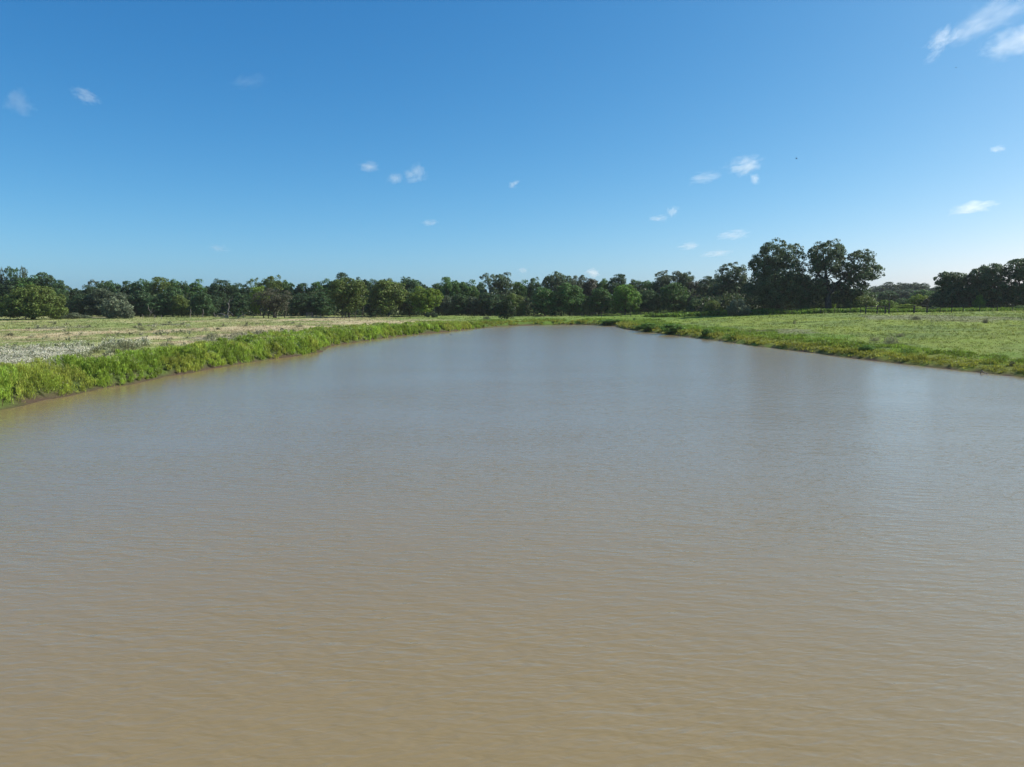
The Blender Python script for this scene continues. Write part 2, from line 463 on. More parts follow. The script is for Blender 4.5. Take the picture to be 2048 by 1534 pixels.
# leafy weeds along the banks
def weeds(name, label, pts, hts, leaf_c, flower_c=None, flower_p=0.0, n_leaf=26, wide=0.28, up=0.9, slim=0.36, size=1.0, bare=None):
    x, y = pts[:, 0], pts[:, 1]; n = len(x)
    z = height(x, y)
    lod = np.clip(y / 55.0, 0.85, 2.6)
    V_, F_, C_ = [], [], []
    nl = n_leaf
    t = rng.random((n, nl)) ** 0.75
    if bare is not None: t = bare[:, None] + (1 - bare[:, None]) * t
    an = rng.random((n, nl)) * 2 * np.pi
    lean = rng.normal(size=(n, 1, 2)) * 0.10
    rr = wide * (1.15 - 0.75 * t) * (0.4 + 0.6 * rng.random((n, nl))) * lod[:, None] ** 0.5
    H = hts[:, None]
    c = np.stack([x[:, None] + np.cos(an) * rr + lean[..., 0] * t * H, y[:, None] + np.sin(an) * rr + lean[..., 1] * t * H, z[:, None] + t * H], 2).reshape(-1, 3)
    outw = np.stack([np.cos(an), np.sin(an), 0.5 + 0 * an], 2).reshape(-1, 3)
    tdir = unit(outw * 0.7 + np.array([0, 0, up]) + rng.normal(size=(n * nl, 3)) * 0.45)
    nr = unit(np.cross(tdir, np.cross(outw, tdir)) + rng.normal(size=(n * nl, 3)) * 0.5)
    s = size * (0.085 + 0.075 * rng.random(n * nl)) * np.repeat(lod, nl)
    V, F = rhombs(c, nr, tdir, s, s * slim)
    hue = np.repeat(leaf_c * (0.75 + 0.5 * rng.random((n, 1))), nl, 0)
    cc = np.repeat(hue, 4, 0)
    V_.append(V); F_.append(F); C_.append(cc)
    # stems
    wv = 0.012 * lod
    an2 = rng.random(n) * np.pi
    sd = np.stack([np.cos(an2), np.sin(an2), 0 * an2], 1) * wv[:, None]
    bs = np.stack([x, y, z - 0.05], 1); tp = np.stack([x + lean[:, 0, 0] * hts, y + lean[:, 0, 1] * hts, z + hts], 1)
    V = np.stack([bs - sd, bs + sd, tp + sd * 0.4, tp - sd * 0.4], 1).reshape(-1, 3)
    V_.append(V); F_.append(np.arange(len(V)).reshape(-1, 4)); C_.append(np.repeat(leaf_c * 0.8 if bare is None else mix(leaf_c * 0.8, np.array((0.10, 0.075, 0.045)), (bare > 0.1) * 1.0), 4, 0))
    if flower_c is not None:
        k = np.where(rng.random(n) < flower_p)[0]; nf = 22
        fc = np.repeat(tp[k], nf, 0) + rng.normal(size=(len(k) * nf, 3)) * np.array([0.16, 0.16, 0.10]) * np.repeat(lod[k], nf)[:, None] ** 0.5
        fs = (0.014 + 0.016 * rng.random(len(fc))) * np.repeat(lod[k], nf)
        V, F = rhombs(fc, unit(rng.normal(size=fc.shape) + np.array([0.3, 0, 1.0])), rand_unit(rng, len(fc)), fs, fs * 0.8)
        V_.append(V); F_.append(F); C_.append(np.repeat(np.array(flower_c)[None] * (0.7 + 0.5 * rng.random((len(fc), 1))), 4, 0))
    off = 0; FF = []
    for v, f in zip(V_, F_):
        FF.append(f + off); off += len(v)
    o = link(name, make_mesh(name, np.concatenate(V_), np.concatenate(FF), M_WEED, np.concatenate(C_)))
    return tag(o, label, 'weeds', kind='stuff')

def strip_points(segs, width, dens, inner=0.25):
    """points on land within WIDTH(x, y) of the waterline segments, DENS(y) per square metre"""
    P = []
    for i in segs:
        a, b = SH[i], SH[i + 1]
        L_ = np.linalg.norm(b - a)
        if L_ < 1e-3: continue
        t = (b - a) / L_; nrm = np.array([-t[1], t[0]])
        ym = (a[1] + b[1]) / 2; wmax = width(ym) * 1.35
        n = int(L_ * wmax * dens(ym))
        q = a + rng.random((n, 1)) * (b - a) + rng.random((n, 1)) * wmax * nrm
        P.append(q)
    P = np.concatenate(P)
    d = shore_dist(P[:, 0], P[:, 1])
    wd = np.array([width(v) for v in P[:, 1]]) * (0.65 + 0.7 * fbm(P[:, 0] / 4, P[:, 1] / 4, 90, 3))
    k = (d > inner) & (d < wd)
    return P[k], d[k]

LEFT = range(0, 20)
pts, d = strip_points(LEFT, lambda y: float(np.interp(y, [35, 60, 90, 130, 170], [4.2, 5.0, 8.0, 9.0, 5.0])), lambda y: float(np.interp(y, [35, 60, 100, 170], [14, 10, 6, 3.6])), -0.25)
clump = fbm(pts[:, 0] / 1.5, pts[:, 1] / 1.5, 101, 3)
gap = fbm(pts[:, 0] / 0.9, pts[:, 1] / 0.9, 140, 2)
keep = (d > 0.8) | (gap > 0.34) | (pts[:, 1] < 46)
pts, d, clump = pts[keep], d[keep], clump[keep]
ht = (0.45 + 0.95 * sstep(0.3, 0.7, clump)) * (0.75 + 0.25 * sstep(0.2, 1.3, d)) * np.interp(pts[:, 1], [40, 90, 125, 160], [0.9, 0.78, 0.65, 0.35])
lc = np.array((0.215, 0.320, 0.044))[None] * (0.85 + 0.3 * rng.random((len(pts), 1)))
lc = mix(lc, np.array((0.290, 0.345, 0.060)), sstep(0.45, 0.7, fbm(pts[:, 0] / 3, pts[:, 1] / 3, 111, 2)))
near = pts[:, 1] < 62
kk = rng.random(len(pts)) < np.where(d < 0.2, 0.75, 1.0)
pts, d, ht, lc = pts[kk], d[kk], ht[kk], lc[kk]
weeds('bank_weeds', 'bright green leafy weeds lining the left bank of the pond', pts, ht, lc, (0.42, 0.42, 0.26), 0.10, 62, 0.26, 2.0, 0.17, 0.86,
      np.where((d < 0.75) & (fbm(pts[:, 0] / 1.1, pts[:, 1] / 1.1, 145, 2) > 0.46), 0.42, 0.0))

# dirty white flowering weeds behind them, near the left edge
n = 8500
a0 = np.array(on_level(-160, 735, 0.9)); P = []
q = rng.random((n, 2))
px_ = -220 + 520 * q[:, 0]; py_ = 684 + 62 * q[:, 1]
edge_hi = np.interp(px_, [-220, 0, 120, 200, 260, 300], [694, 700, 694, 688, 684, 684]); edge_lo = np.interp(px_, [-220, 0, 120, 180, 240, 300], [775, 746, 726, 706, 696, 688])
fade = np.minimum(py_ - edge_hi, edge_lo - py_) / 14.0 + 1.1 * (fbm(px_ / 22, py_ / 6, 300, 3) - 0.5)
kk = rng.random(n) < fade
FP = np.array([on_level(a_, b_, 1.3) for a_, b_ in zip(px_[kk], py_[kk])])
dd = shore_dist(FP[:, 0], FP[:, 1]); FP = FP[dd > 1.5]
hh = 0.35 + 0.55 * fbm(FP[:, 0] / 1.6, FP[:, 1] / 1.6, 130, 3)
weeds('flowering_weeds', 'dense patch of white flowering weeds behind the left bank', FP, hh, np.repeat(np.array((0.22, 0.245, 0.135))[None], len(FP), 0), (0.74, 0.72, 0.56), 0.95, 16, 0.24)

# grey-green dry weeds scattered over the left field
n = 1700
D = 1 / (1 / 62.0 + rng.random(n) * (1 / 150.0 - 1 / 62.0)); xx = -rng.random(n) * 0.8 * D
g = patches(xx, D, GREYP, 55) * 0.9 + 0.06 + 0.5 * sstep(0.58, 0.7, fbm(xx / 6, D / 6, 150, 3))
k = (rng.random(n) < g) & (shore_dist(xx, D) > 4)
P = np.stack([xx[k], D[k]], 1)
weeds('dry_weeds', 'thin grey-green weeds scattered through the straw on the left field', P, 0.15 + 0.30 * rng.random(len(P)), np.repeat(np.array((0.25, 0.255, 0.145))[None], len(P), 0), (0.45, 0.43, 0.36), 0.3, 14, 0.35)

# low lush growth on the right shore and the far end
RIGHT = range(19, len(SHORE_PX) - 1)
pts, d = strip_points(RIGHT, lambda y: float(np.interp(y, [45, 90, 140, 175], [7.5, 8.0, 9.0, 12.0])), lambda y: float(np.interp(y, [45, 90, 170], [13, 7, 3.2])), 0.45)
cl = fbm(pts[:, 0] / 2.2, pts[:, 1] / 2.2, 161, 3)
k = rng.random(len(pts)) < 0.25 + 0.75 * sstep(0.42, 0.62, cl)
pts, d, cl = pts[k], d[k], cl[k]
ht = (0.10 + 0.34 * sstep(0.45, 0.75, cl)) * (0.5 + 0.5 * sstep(0.5, 3.0, d)) * (1 - 0.5 * sstep(5, 9, d))
lc = mix(np.repeat(np.array((0.205, 0.230, 0.034))[None], len(pts), 0), np.array((0.150, 0.240, 0.034)), sstep(1.5, 5, d + 2 * (cl - 0.5)))
weeds('shore_weeds', 'low yellow-green weeds on the right shore and the far end of the pond', pts, ht, lc, None, 0, 18, 0.32, 1.2, 0.22, 0.85)

# ------------------------------------------------------------------ trees
def tube(path, radii, sides=7):
    path = [Vector(p_) for p_ in path]; V = []; F = []
    for i, p_ in enumerate(path):
        t = (path[min(i + 1, len(path) - 1)] - path[max(i - 1, 0)]).normalized()
        u = t.orthogonal().normalized(); v = t.cross(u)
        for k in range(sides):
            a_ = 2 * math.pi * k / sides
            V.append(p_ + (u * math.cos(a_) + v * math.sin(a_)) * radii[i])
    for i in range(len(path) - 1):
        for k in range(sides):
            F.append((i * sides + k, i * sides + (k + 1) % sides, (i + 1) * sides + (k + 1) % sides, (i + 1) * sides + k))
    return np.array([tuple(v) for v in V]), np.array(F)

def joined(parts):
    V = []; F = []; o = 0
    for v, f in parts:
        V.append(v); F.append(f + o); o += len(v)
    return np.concatenate(V), np.concatenate(F)

def wiggle_path(a, b, n, amp, rg):
    a = np.array(a, float); b = np.array(b, float); L_ = np.linalg.norm(b - a)
    P = []
    for i in range(n + 1):
        t = i / n
        q = a * (1 - t) + b * t
        if 0 < i < n: q = q + rg.normal(size=3) * amp * L_ * math.sin(math.pi * t)
        q[2] += 0.10 * L_ * math.sin(math.pi * t)
        P.append(q)
    return P

def crown_arrays(rg, ells, lobe_r, n_lobes, per_lobe, leaf, droop=0.0, inner=0.45, flat=0.75):
    """leaf clumps over lobes that fill a set of ellipsoids (cx, cy, cz, rx, ry, rz)"""
    ells = np.array(ells, float)
    wgt = (ells[:, 3] * ells[:, 4] * ells[:, 5]) ** (2 / 3); wgt /= wgt.sum()
    cen = []; outs = []
    tries = 0
    while len(cen) < n_lobes and tries < n_lobes * 25:
        tries += 1
        e = ells[rg.choice(len(ells), p=wgt)]
        u = rg.normal(size=3); u /= np.linalg.norm(u)
        r = inner + (0.94 - inner) * rg.random() ** 0.55
        q = e[:3] + u * e[3:] * r
        if q[2] < 0.25: continue
        if cen:
            dq = np.linalg.norm(np.array(cen) - q, axis=1).min()
            if dq < lobe_r * 0.62: continue
        cen.append(q); o_ = u / e[3:]; outs.append(o_ / np.linalg.norm(o_))
    cen = np.array(cen); outs = np.array(outs); nlb = len(cen)
    lr = lobe_r * (0.6 + 0.7 * rg.random(nlb))
    c = np.repeat(cen, per_lobe, 0); o = np.repeat(outs, per_lobe, 0); r = np.repeat(lr, per_lobe)[:, None]
    u = unit(rand_unit(rg, len(c)) + o * 0.45 + np.array([0, 0, 0.25]))
    rad = (0.45 + 0.6 * rg.random((len(c), 1)) ** 0.6)
    pos = c + u * r * rad * np.array([1, 1, flat])
    pos[:, 2] -= droop * (rad[:, 0] ** 2) * r[:, 0]
    nr = unit(u * 0.75 + rand_unit(rg, len(c)) * 0.75 + np.array([0, 0, 0.3]))
    t = unit(np.cross(nr, rand_unit(rg, len(c))))
    s = leaf * (0.55 + 0.8 * rg.random(len(c)))
    V, F = rhombs(pos, nr, t, s, s * 0.55)
    return V, F, cen

def tree_parts(rg, H, W, ells, lobe_r, n_lobes, per_lobe, leaf, trunk_h, trunk_r, n_limb=6, droop=0.0, inner=0.45, flat=0.75, stems=1):
    V, F, cen = crown_arrays(rg, ells, lobe_r, n_lobes, per_lobe, leaf, droop, inner, flat)
    tubes = []
    for st in range(stems):
        sx = (st - (stems - 1) / 2) * trunk_r * 3.0 + rg.normal() * trunk_r * 0.2
        top = (sx * 1.6 + rg.normal() * 0.03 * H, rg.normal() * 0.03 * H, trunk_h)
        path = wiggle_path((sx, rg.normal() * trunk_r * (stems > 1), -0.35), top, 5, 0.02, rg)
        tubes.append(tube(path, [trunk_r * k for k in (1.45, 1.05, 0.95, 0.88, 0.82, 0.75)], 8))
        order = np.argsort(np.abs(cen[:, 2] - (trunk_h + 0.45 * (H - trunk_h))) + rg.random(len(cen)) * 0.35 * H)
        for q in cen[order[st::stems][:n_limb]]:
            tubes.append(tube(wiggle_path(top, q, 5, 0.05, rg), [trunk_r * k for k in (0.62, 0.48, 0.37, 0.27, 0.18, 0.07)], 6))
    return V, F, tubes

def species(kind, rg):
    """a tree of about unit size scaled to its real size: returns (height, half width, crown, trunk) arrays in metres"""
    if kind == 'round':      # broad dense crown that almost reaches the ground
        H, W = 10.0, 5.2
        ells = [(0, 0, 5.6, 4.4, 4.4, 3.9), (2.4, 0, 3.4, 2.2, 2.4, 2.2), (-2.4, 0.5, 3.4, 2.2, 2.4, 2.2)] + [(rg.normal() * 1.9, rg.normal() * 1.9, 4.5 + 3.0 * rg.random(), 2.3, 2.3, 2.0) for _ in range(6)]
        a = tree_parts(rg, H, W, ells, 1.05, 150, 70, 0.235, 2.2, 0.22, 7)
    elif kind == 'tall':     # upright oval crown, uneven top
        H, W = 12.0, 4.3
        ells = [(0, 0, 6.3, 3.3, 3.3, 4.6), (rg.normal() * .8, rg.normal() * .8, 9.6, 1.9, 1.9, 2.1), (1.6, 0.6, 7.2, 2.2, 2.0, 2.2), (-1.8, -0.5, 5.6, 2.2, 2.2, 2.6), (0.4, -1.6, 4.2, 2.6, 2.2, 2.4), (2.0, 0.4, 3.8, 2.0, 2.2, 2.4), (-2.0, 0.4, 4.0, 2.0, 2.2, 2.4)]
        a = tree_parts(rg, H, W, ells, 0.95, 160, 66, 0.225, 2.6, 0.2, 7)
    elif kind == 'open':     # thin airy crown of separate tufts on bare limbs
        H, W = 13.0, 4.4
        ells = [(rg.normal() * 1.6, rg.normal() * 1.6, 6.6 + 5.0 * rg.random(), 1.7, 1.7, 1.6) for _ in range(11)] + [(0, 0, 8.0, 3.6, 3.6, 3.6)]
        a = tree_parts(rg, H, W, ells, 0.75, 95, 50, 0.20, 5.2, 0.19, 16, 0.0, 0.4, 0.85)
    elif kind == 'full':     # crown down to the grass, several lobes
        H, W = 9.0, 4.6
        ells = [(0, 0, 4.6, 3.5, 3.5, 3.7), (1.6, -0.8, 3.0, 2.6, 2.6, 2.6), (-1.7, -0.6, 2.8, 2.6, 2.6, 2.5), (0.2, 0.6, 6.5, 2.3, 2.3, 2.1)]
        a = tree_parts(rg, H, W, ells, 0.9, 160, 66, 0.22, 2.0, 0.18, 6)
    elif kind == 'twiggy':   # thin, half bare, brownish
        H, W = 7.5, 5.0
        ells = [(0, 0, 4.3, 4.3, 4.0, 2.9), (1.2, 0, 4.9, 2.8, 2.8, 2.2)]
        a = tree_parts(rg, H, W, ells, 0.75, 130, 40, 0.16, 1.3, 0.17, 26, 0, 0.3, 0.7, 3)
    elif kind == 'tuft':     # loose upright weeds, seen through
        H, W = 1.0, 1.2
        nl = 900
        u = rand_unit(rg, nl) * (rg.random((nl, 1)) ** 0.45); u[:, 2] = np.abs(u[:, 2])
        lum = 0.75 + 0.5 * fbm(u[:, 0] * 3 + 9, u[:, 1] * 3 + 9, int(rg.integers(99)), 2)
        c = u * np.array([1.15, 1.0, 1.0]) * lum[:, None]
        t = unit(u * 0.7 + np.array([0, 0, 0.8]) + rg.normal(size=(nl, 3)) * 0.35)
        nr = unit(rand_unit(rg, nl) + np.array([0.3, -0.2, 0.7]))
        sz = 0.085 * (0.6 + 0.8 * rg.random(nl))
        V, F = rhombs(c, unit(np.cross(t, np.cross(nr, t))), t, sz, sz * 0.3)
        tb = [tube([(x_ * 0.3, y_ * 0.3, -0.1), (x_ * 0.6, y_ * 0.6, 0.35), (x_, y_, 0.8)], [0.02, 0.015, 0.008], 4) for x_, y_ in rg.normal(size=(7, 2)) * 0.4]
        a = V, F, tb
    else:                    # bush
        H, W = 3.0, 2.6
        ells = [(0, 0, 1.3, 2.0, 1.9, 1.35), (0.8, -0.4, 1.0, 1.4, 1.3, 1.0), (-0.9, 0, 1.0, 1.3, 1.3, 1.1), (0.1, 0.1, 1.9, 1.2, 1.2, 0.9)]
        a = tree_parts(rg, H, W, ells, 0.5, 100, 52, 0.13, 0.8, 0.06, 5)
    return H, W, a

VARIANTS = {}
for kind, nv in (('round', 4), ('tall', 4), ('open', 4), ('full', 4), ('twiggy', 2), ('bush', 4), ('tuft', 5)):
    VARIANTS[kind] = []
    for i in range(nv):
        rg = np.random.default_rng(1000 + 17 * i + 131 * len(kind) + ord(kind[0]))
        H, W, (V, F, tubes) = species(kind, rg)
        # true extents, so that a placed tree fits the outline measured in the photograph
        top = np.percentile(V[:, 2], 99.7); half = np.percentile(np.abs(V[:, 0]), 99)
        cm = make_mesh(kind + '_crown', V, F, M_LEAF); tm = make_mesh(kind + '_trunk', *joined(tubes), M_BARK, None, True)
        VARIANTS[kind].append((top, half, cm, tm))

TINT = dict(dark=(0.047, 0.088, 0.036), green=(0.071, 0.149, 0.036), mid=(0.063, 0.122, 0.044), olive=(0.108, 0.154, 0.034), yellow=(0.142, 0.216, 0.026),
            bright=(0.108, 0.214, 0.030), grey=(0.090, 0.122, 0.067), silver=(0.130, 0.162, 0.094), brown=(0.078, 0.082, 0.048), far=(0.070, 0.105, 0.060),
            pecan=(0.077, 0.121, 0.056), lime=(0.12, 0.21, 0.03), weed=(0.140, 0.215, 0.040), dryweed=(0.230, 0.245, 0.130), deep=(0.026, 0.050, 0.016))
trng = random.Random(5)
PLANTED = {}
def plant(name, px, top, hw, D, kind, tint, label, cat='tree', group=None, yaw=None, base_py=None):
    x = ray(px, top + 30)[0] * D
    z0 = h1(x, D)
    ztop = at(px, top, D).z
    Hw = max(ztop - z0, 0.3); Ww = hw / FPX * D; wide = 1.22 if kind in ('round', 'tall', 'full') else 1.08
    vtop, vhalf, cm, tm = VARIANTS[kind][trng.randrange(len(VARIANTS[kind]))]
    e = link(name, None); e.empty_display_size = 0.5
    e.location = (x, D, z0)
    e.rotation_euler = (0, 0, trng.random() * 6.283 if yaw is None else yaw)
    e.scale = (Ww * wide / vhalf, Ww * wide / vhalf, Hw / vtop)
    t = link('trunk' if cat != 'bush' else 'stems', tm, e)
    c = link('crown' if cat != 'bush' else 'foliage', cm, e)
    k = 0.9 + 0.2 * trng.random()
    c.color = (*(v * k for v in TINT[tint]), 1)
    tag(e, label, cat, group)
    PLANTED[label] = e
    return e

WOOD = 'trees of the far wood'
BACK = [
 (-30, 548, 30, 226, 'round', 'dark', 'dark tree mostly outside the frame at the left end of the wood'),
 (2, 536, 14, 228, 'open', 'grey', 'thin-crowned tall tree cut off by the left edge of the photo'),
 (25, 534, 13, 229, 'open', 'mid', 'tall sparse tree with a domed tuft, next to the left-edge tree'),
 (48, 534, 14, 229, 'open', 'grey', 'pale umbrella-shaped sparse tree rising above the wood near the left edge'),
 (22, 556, 30, 216, 'round', 'dark', 'broad dark tree right behind the left half of the olive round tree'),
 (62, 552, 26, 218, 'round', 'green', 'dense green tree peeping over the top of the olive round tree'),
 (94, 546, 22, 220, 'tall', 'dark', 'dark tree with twin pointed tops behind the olive round tree'),
 (120, 561, 16, 218, 'tall', 'mid', 'dark tree sloping down from the twin-pointed tree towards the dip'),
 (150, 572, 24, 224, 'round', 'dark', 'lowest dark tree of the wood, in the dip right of the olive round tree'),
 (180, 571, 17, 220, 'round', 'dark', 'dark tree between the dip and the grey-tufted tree'),
 (193, 560, 17, 228, 'open', 'grey', 'grey-tufted airy tree above the silvery leaning bush'),
 (224, 563, 20, 224, 'round', 'mid', 'rounded tree top just right of the grey-tufted airy tree'),
 (258, 563, 16, 226, 'tall', 'dark', 'small dark pointed crown right of a notch in the skyline'),
 (286, 560, 20, 224, 'round', 'mid', 'tree left of the tall olive-lit crown in the left wood'),
 (322, 555, 24, 222, 'tall', 'olive', 'tall crown with olive sunlit leaves, highest in the left wood'),
 (345, 560, 15, 226, 'round', 'green', 'green crown joined to the right of the tall olive-lit crown'),
 (368, 564, 16, 226, 'round', 'dark', 'dark crown behind the white-stemmed small tree'),
 (392, 559, 20, 224, 'tall', 'green', 'green crown with a bumpy top above the white-stemmed small tree'),
 (420, 567, 16, 228, 'round', 'dark', 'dark low crown left of the steep dark crown above the dead limbs'),
 (442, 560, 22, 224, 'tall', 'dark', 'steep dark crown rising over the bare white dead tree'),
 (470, 567, 18, 228, 'round', 'mid', 'mid-green crown behind the bare branches of the dead tree'),
 (497, 569, 18, 226, 'round', 'dark', 'dark crown left of the pair of pale pointed trees'),
 (526, 556, 14, 230, 'open', 'olive', 'left one of the pair of pale pointed trees above the brown thicket'),
 (547, 552, 19, 228, 'tall', 'olive', 'right and taller one of the pair of pale pointed trees above the brown thicket'),
 (568, 562, 16, 230, 'round', 'green', 'green crown falling away right of the pair of pale pointed trees'),
 (592, 568, 16, 230, 'round', 'mid', 'mid-green crown right of the brown thicket'),
 (612, 567, 16, 230, 'tall', 'dark', 'dark narrow crown above the wooden rail pen'),
 (640, 563, 19, 228, 'round', 'green', 'green crown left behind the spiky dark crown'),
 (662, 559, 18, 228, 'round', 'green', 'green round crown touching the spiky dark crown'),
 (688, 546, 17, 230, 'tall', 'dark', 'spiky dark crown standing over the yellowish tree with many stems'),
 (724, 556, 14, 232, 'round', 'dark', 'dark knob of a crown right of the yellowish tree with many stems'),
 (748, 560, 18, 232, 'round', 'mid', 'crown in the level skyline left of the half-lit tree'),
 (777, 558, 18, 230, 'round', 'olive', 'crown with a few bare twigs on top behind the half-lit tree'),
 (816, 555, 24, 230, 'round', 'mid', 'domed crown between the half-lit tree and the yellow-sided tree'),
 (848, 564, 17, 234, 'round', 'dark', 'dark crown behind the top of the yellow-sided tree'),
 (878, 566, 16, 234, 'round', 'mid', 'low crown just right of the yellow-sided tree'),
 (905, 555, 22, 230, 'round', 'green', 'rounded green hump of a crown above the grey-green thicket'),
 (935, 561, 20, 232, 'round', 'green', 'sloping green crown right of the rounded green hump'),
 (958, 566, 14, 234, 'round', 'mid', 'lowest crown left of the big dark tree at the pond head'),
 (982, 547, 20, 224, 'open', 'pecan', 'left top of the big dark clump behind the pond-head bush'),
 (1008, 546, 20, 225, 'tall', 'pecan', 'big dark tree with a rounded top right behind the pond-head bush'),
 (1042, 561, 18, 232, 'round', 'green', 'green crown filling the dip right of the big dark tree'),
 (1068, 556, 13, 232, 'tall', 'mid', 'slim crown left of the smooth dark dome'),
 (1110, 546, 26, 228, 'round', 'pecan', 'smooth dark dome-shaped tree in the middle of the wood'),
 (1150, 551, 22, 230, 'round', 'grey', 'greyish crown adjoining the smooth dark dome on the right'),
 (1178, 557, 20, 232, 'round', 'brown', 'brownish thin crown under the small white cloud'),
 (1204, 559, 16, 232, 'round', 'green', 'green crown right of the brownish thin crown'),
 (1237, 549, 23, 228, 'tall', 'dark', 'dark crown with a notched top behind the bright-sided tree'),
 (1270, 560, 15, 232, 'round', 'mid', 'crown sloping down behind the right side of the bright-sided tree'),
 (1298, 562, 18, 232, 'round', 'green', 'low green crown in the gap left of the grey-topped tree'),
 (1325, 552, 15, 230, 'round', 'pecan', 'dark left shoulder crown of the grey-topped tree'),
 (1347, 541, 20, 230, 'open', 'grey', 'tall grey-topped tree left of the gap before the big trees'),
 (1372, 545, 15, 230, 'round', 'pecan', 'dark knob crown on the right of the grey-topped tree'),
 (1392, 563, 16, 226, 'round', 'brown', 'brown-grey thin crown in the gap right of the dark knob crown'),
 (1412, 553, 18, 214, 'tall', 'pecan', 'dark tree at the foot of the airy tree, left of the tall pair'),
 (1440, 552, 20, 206, 'round', 'pecan', 'dark dense tree below the airy tree beside the tall pair'),
 (1532, 560, 34, 204, 'round', 'dark', 'dark crown in the shade behind the tall domed tree'),
 (1590, 548, 30, 202, 'round', 'pecan', 'dark crown filling the space behind the two tallest trees, on the left'),
 (1622, 562, 26, 200, 'full', 'dark', 'dark crown filling the space between the two tallest trees'),
 (1688, 574, 30, 204, 'full', 'dark', 'shaded low crown behind the right limbs of the big spreading tree'),
 (1724, 582, 26, 206, 'full', 'mid', 'low dark crown behind the light green bush near the wooden rails'),
 (1905, 578, 34, 198, 'full', 'dark', 'shaded tree behind the left trunk of the right-edge group'),
 (1965, 580, 36, 198, 'full', 'dark', 'shaded tree behind the stepped-top tree of the right-edge group'),
 (2032, 575, 36, 198, 'full', 'dark', 'shaded tree behind the corner tree of the right-edge group'),
 (1476, 556, 24, 200, 'round', 'pecan', 'dark crown filling the space left of the tall domed tree'),
]
for r_ in BACK:
    plant('woodland_tree', *r_, group=WOOD)

FRONT = [
 (205, 578, 26, 206, 'full', 'grey', 'grey-green tree behind the silvery leaning bush'),
 (165, 590, 24, 206, 'full', 'dark', 'dark tree filling the shade right of the olive round tree'),
 (245, 586, 22, 206, 'full', 'grey', 'grey-green tree right behind the silvery leaning bush'),
 (280, 580, 22, 207, 'full', 'dark', 'shaded tree behind the pale fence posts'),
 (312, 592, 22, 204, 'full', 'mid', 'green tree with a low skirt beside the pale fence posts'),
 (345, 574, 22, 206, 'full', 'mid', 'leafy tree with lit right edge, left of the white-stemmed small tree'),
 (362, 590, 16, 202, 'full', 'olive', 'small olive tree touching the white-stemmed small tree'),
 (404, 584, 20, 200, 'full', 'mid', 'white-stemmed small tree left of the bare dead tree'),
 (428, 592, 18, 206, 'full', 'dark', 'shaded tree right behind the dead limbs'),
 (478, 586, 20, 208, 'full', 'dark', 'shaded tree between the dead tree and the brown thicket'),
 (520, 573, 18, 212, 'round', 'yellow', 'yellow-green crown just behind the brown thicket'),
 (605, 588, 22, 210, 'full', 'dark', 'shaded tree right behind the wooden rail pen'),
 (645, 585, 22, 210, 'full', 'mid', 'tree left of the yellowish tree with many stems'),
 (752, 586, 20, 212, 'full', 'dark', 'grey shaded tree right of the yellowish tree with many stems'),
 (818, 584, 18, 212, 'full', 'mid', 'tree between the half-lit tree and the yellow-sided tree'),
 (893, 592, 16, 214, 'full', 'grey', 'grey-green thicket tree right of the yellow-sided tree'),
 (918, 588, 20, 215, 'full', 'mid', 'rounded blue-green thicket tree in the wood edge'),
 (948, 594, 18, 215, 'full', 'grey', 'pale grey-green thicket tree left of the big dark clump'),
 (980, 586, 24, 214, 'full', 'dark', 'deep green tree behind the pond-head bush, on its left'),
 (1030, 588, 20, 212, 'full', 'olive', 'olive tree with bare twigs right of the pond-head bush'),
 (1090, 575, 25, 212, 'full', 'green', 'full green tree beneath the smooth dark dome'),
 (1140, 567, 27, 212, 'full', 'green', 'largest green tree at the wood edge beyond the pond head'),
 (1198, 576, 25, 212, 'full', 'green', 'broad green tree left of the bright-sided tree'),
 (1250, 570, 27, 208, 'full', 'bright', 'bright-sided tree with sunlit right flank beyond the pond'),
 (1298, 582, 20, 210, 'full', 'mid', 'dark green tree right of the bright-sided tree'),
 (1348, 566, 26, 208, 'full', 'green', 'leafy tree with sunlit top below the grey-topped tree'),
 (1392, 588, 16, 204, 'full', 'brown', 'thin brown-green bush in front of the dark trees left of the tall pair'),
]
for r_ in FRONT:
    plant('woodland_tree', *r_, group='trees along the edge of the wood')
for r_ in [
 (696, 557, 34, 196, 'round', 'olive', 'yellowish tree with many stems standing out in front of the wood'),
 (776, 562, 32, 202, 'round', 'olive', 'half-lit tree with a single trunk in the middle of the left wood'),
 (850, 574, 26, 205, 'round', 'yellow', 'yellow-sided tree, the most yellow crown in front of the wood'),
]:
    plant('field_edge_tree', *r_)
plant('thicket_tree', 548, 577, 38, 190, 'twiggy', 'brown', 'grey-brown half-bare round thicket with several dark stems')
plant('pond_head_bush', 1014, 597, 17, ground_at(1014, 638), 'bush', 'deep', 'dark upright bush standing alone at the head of the pond', 'bush')

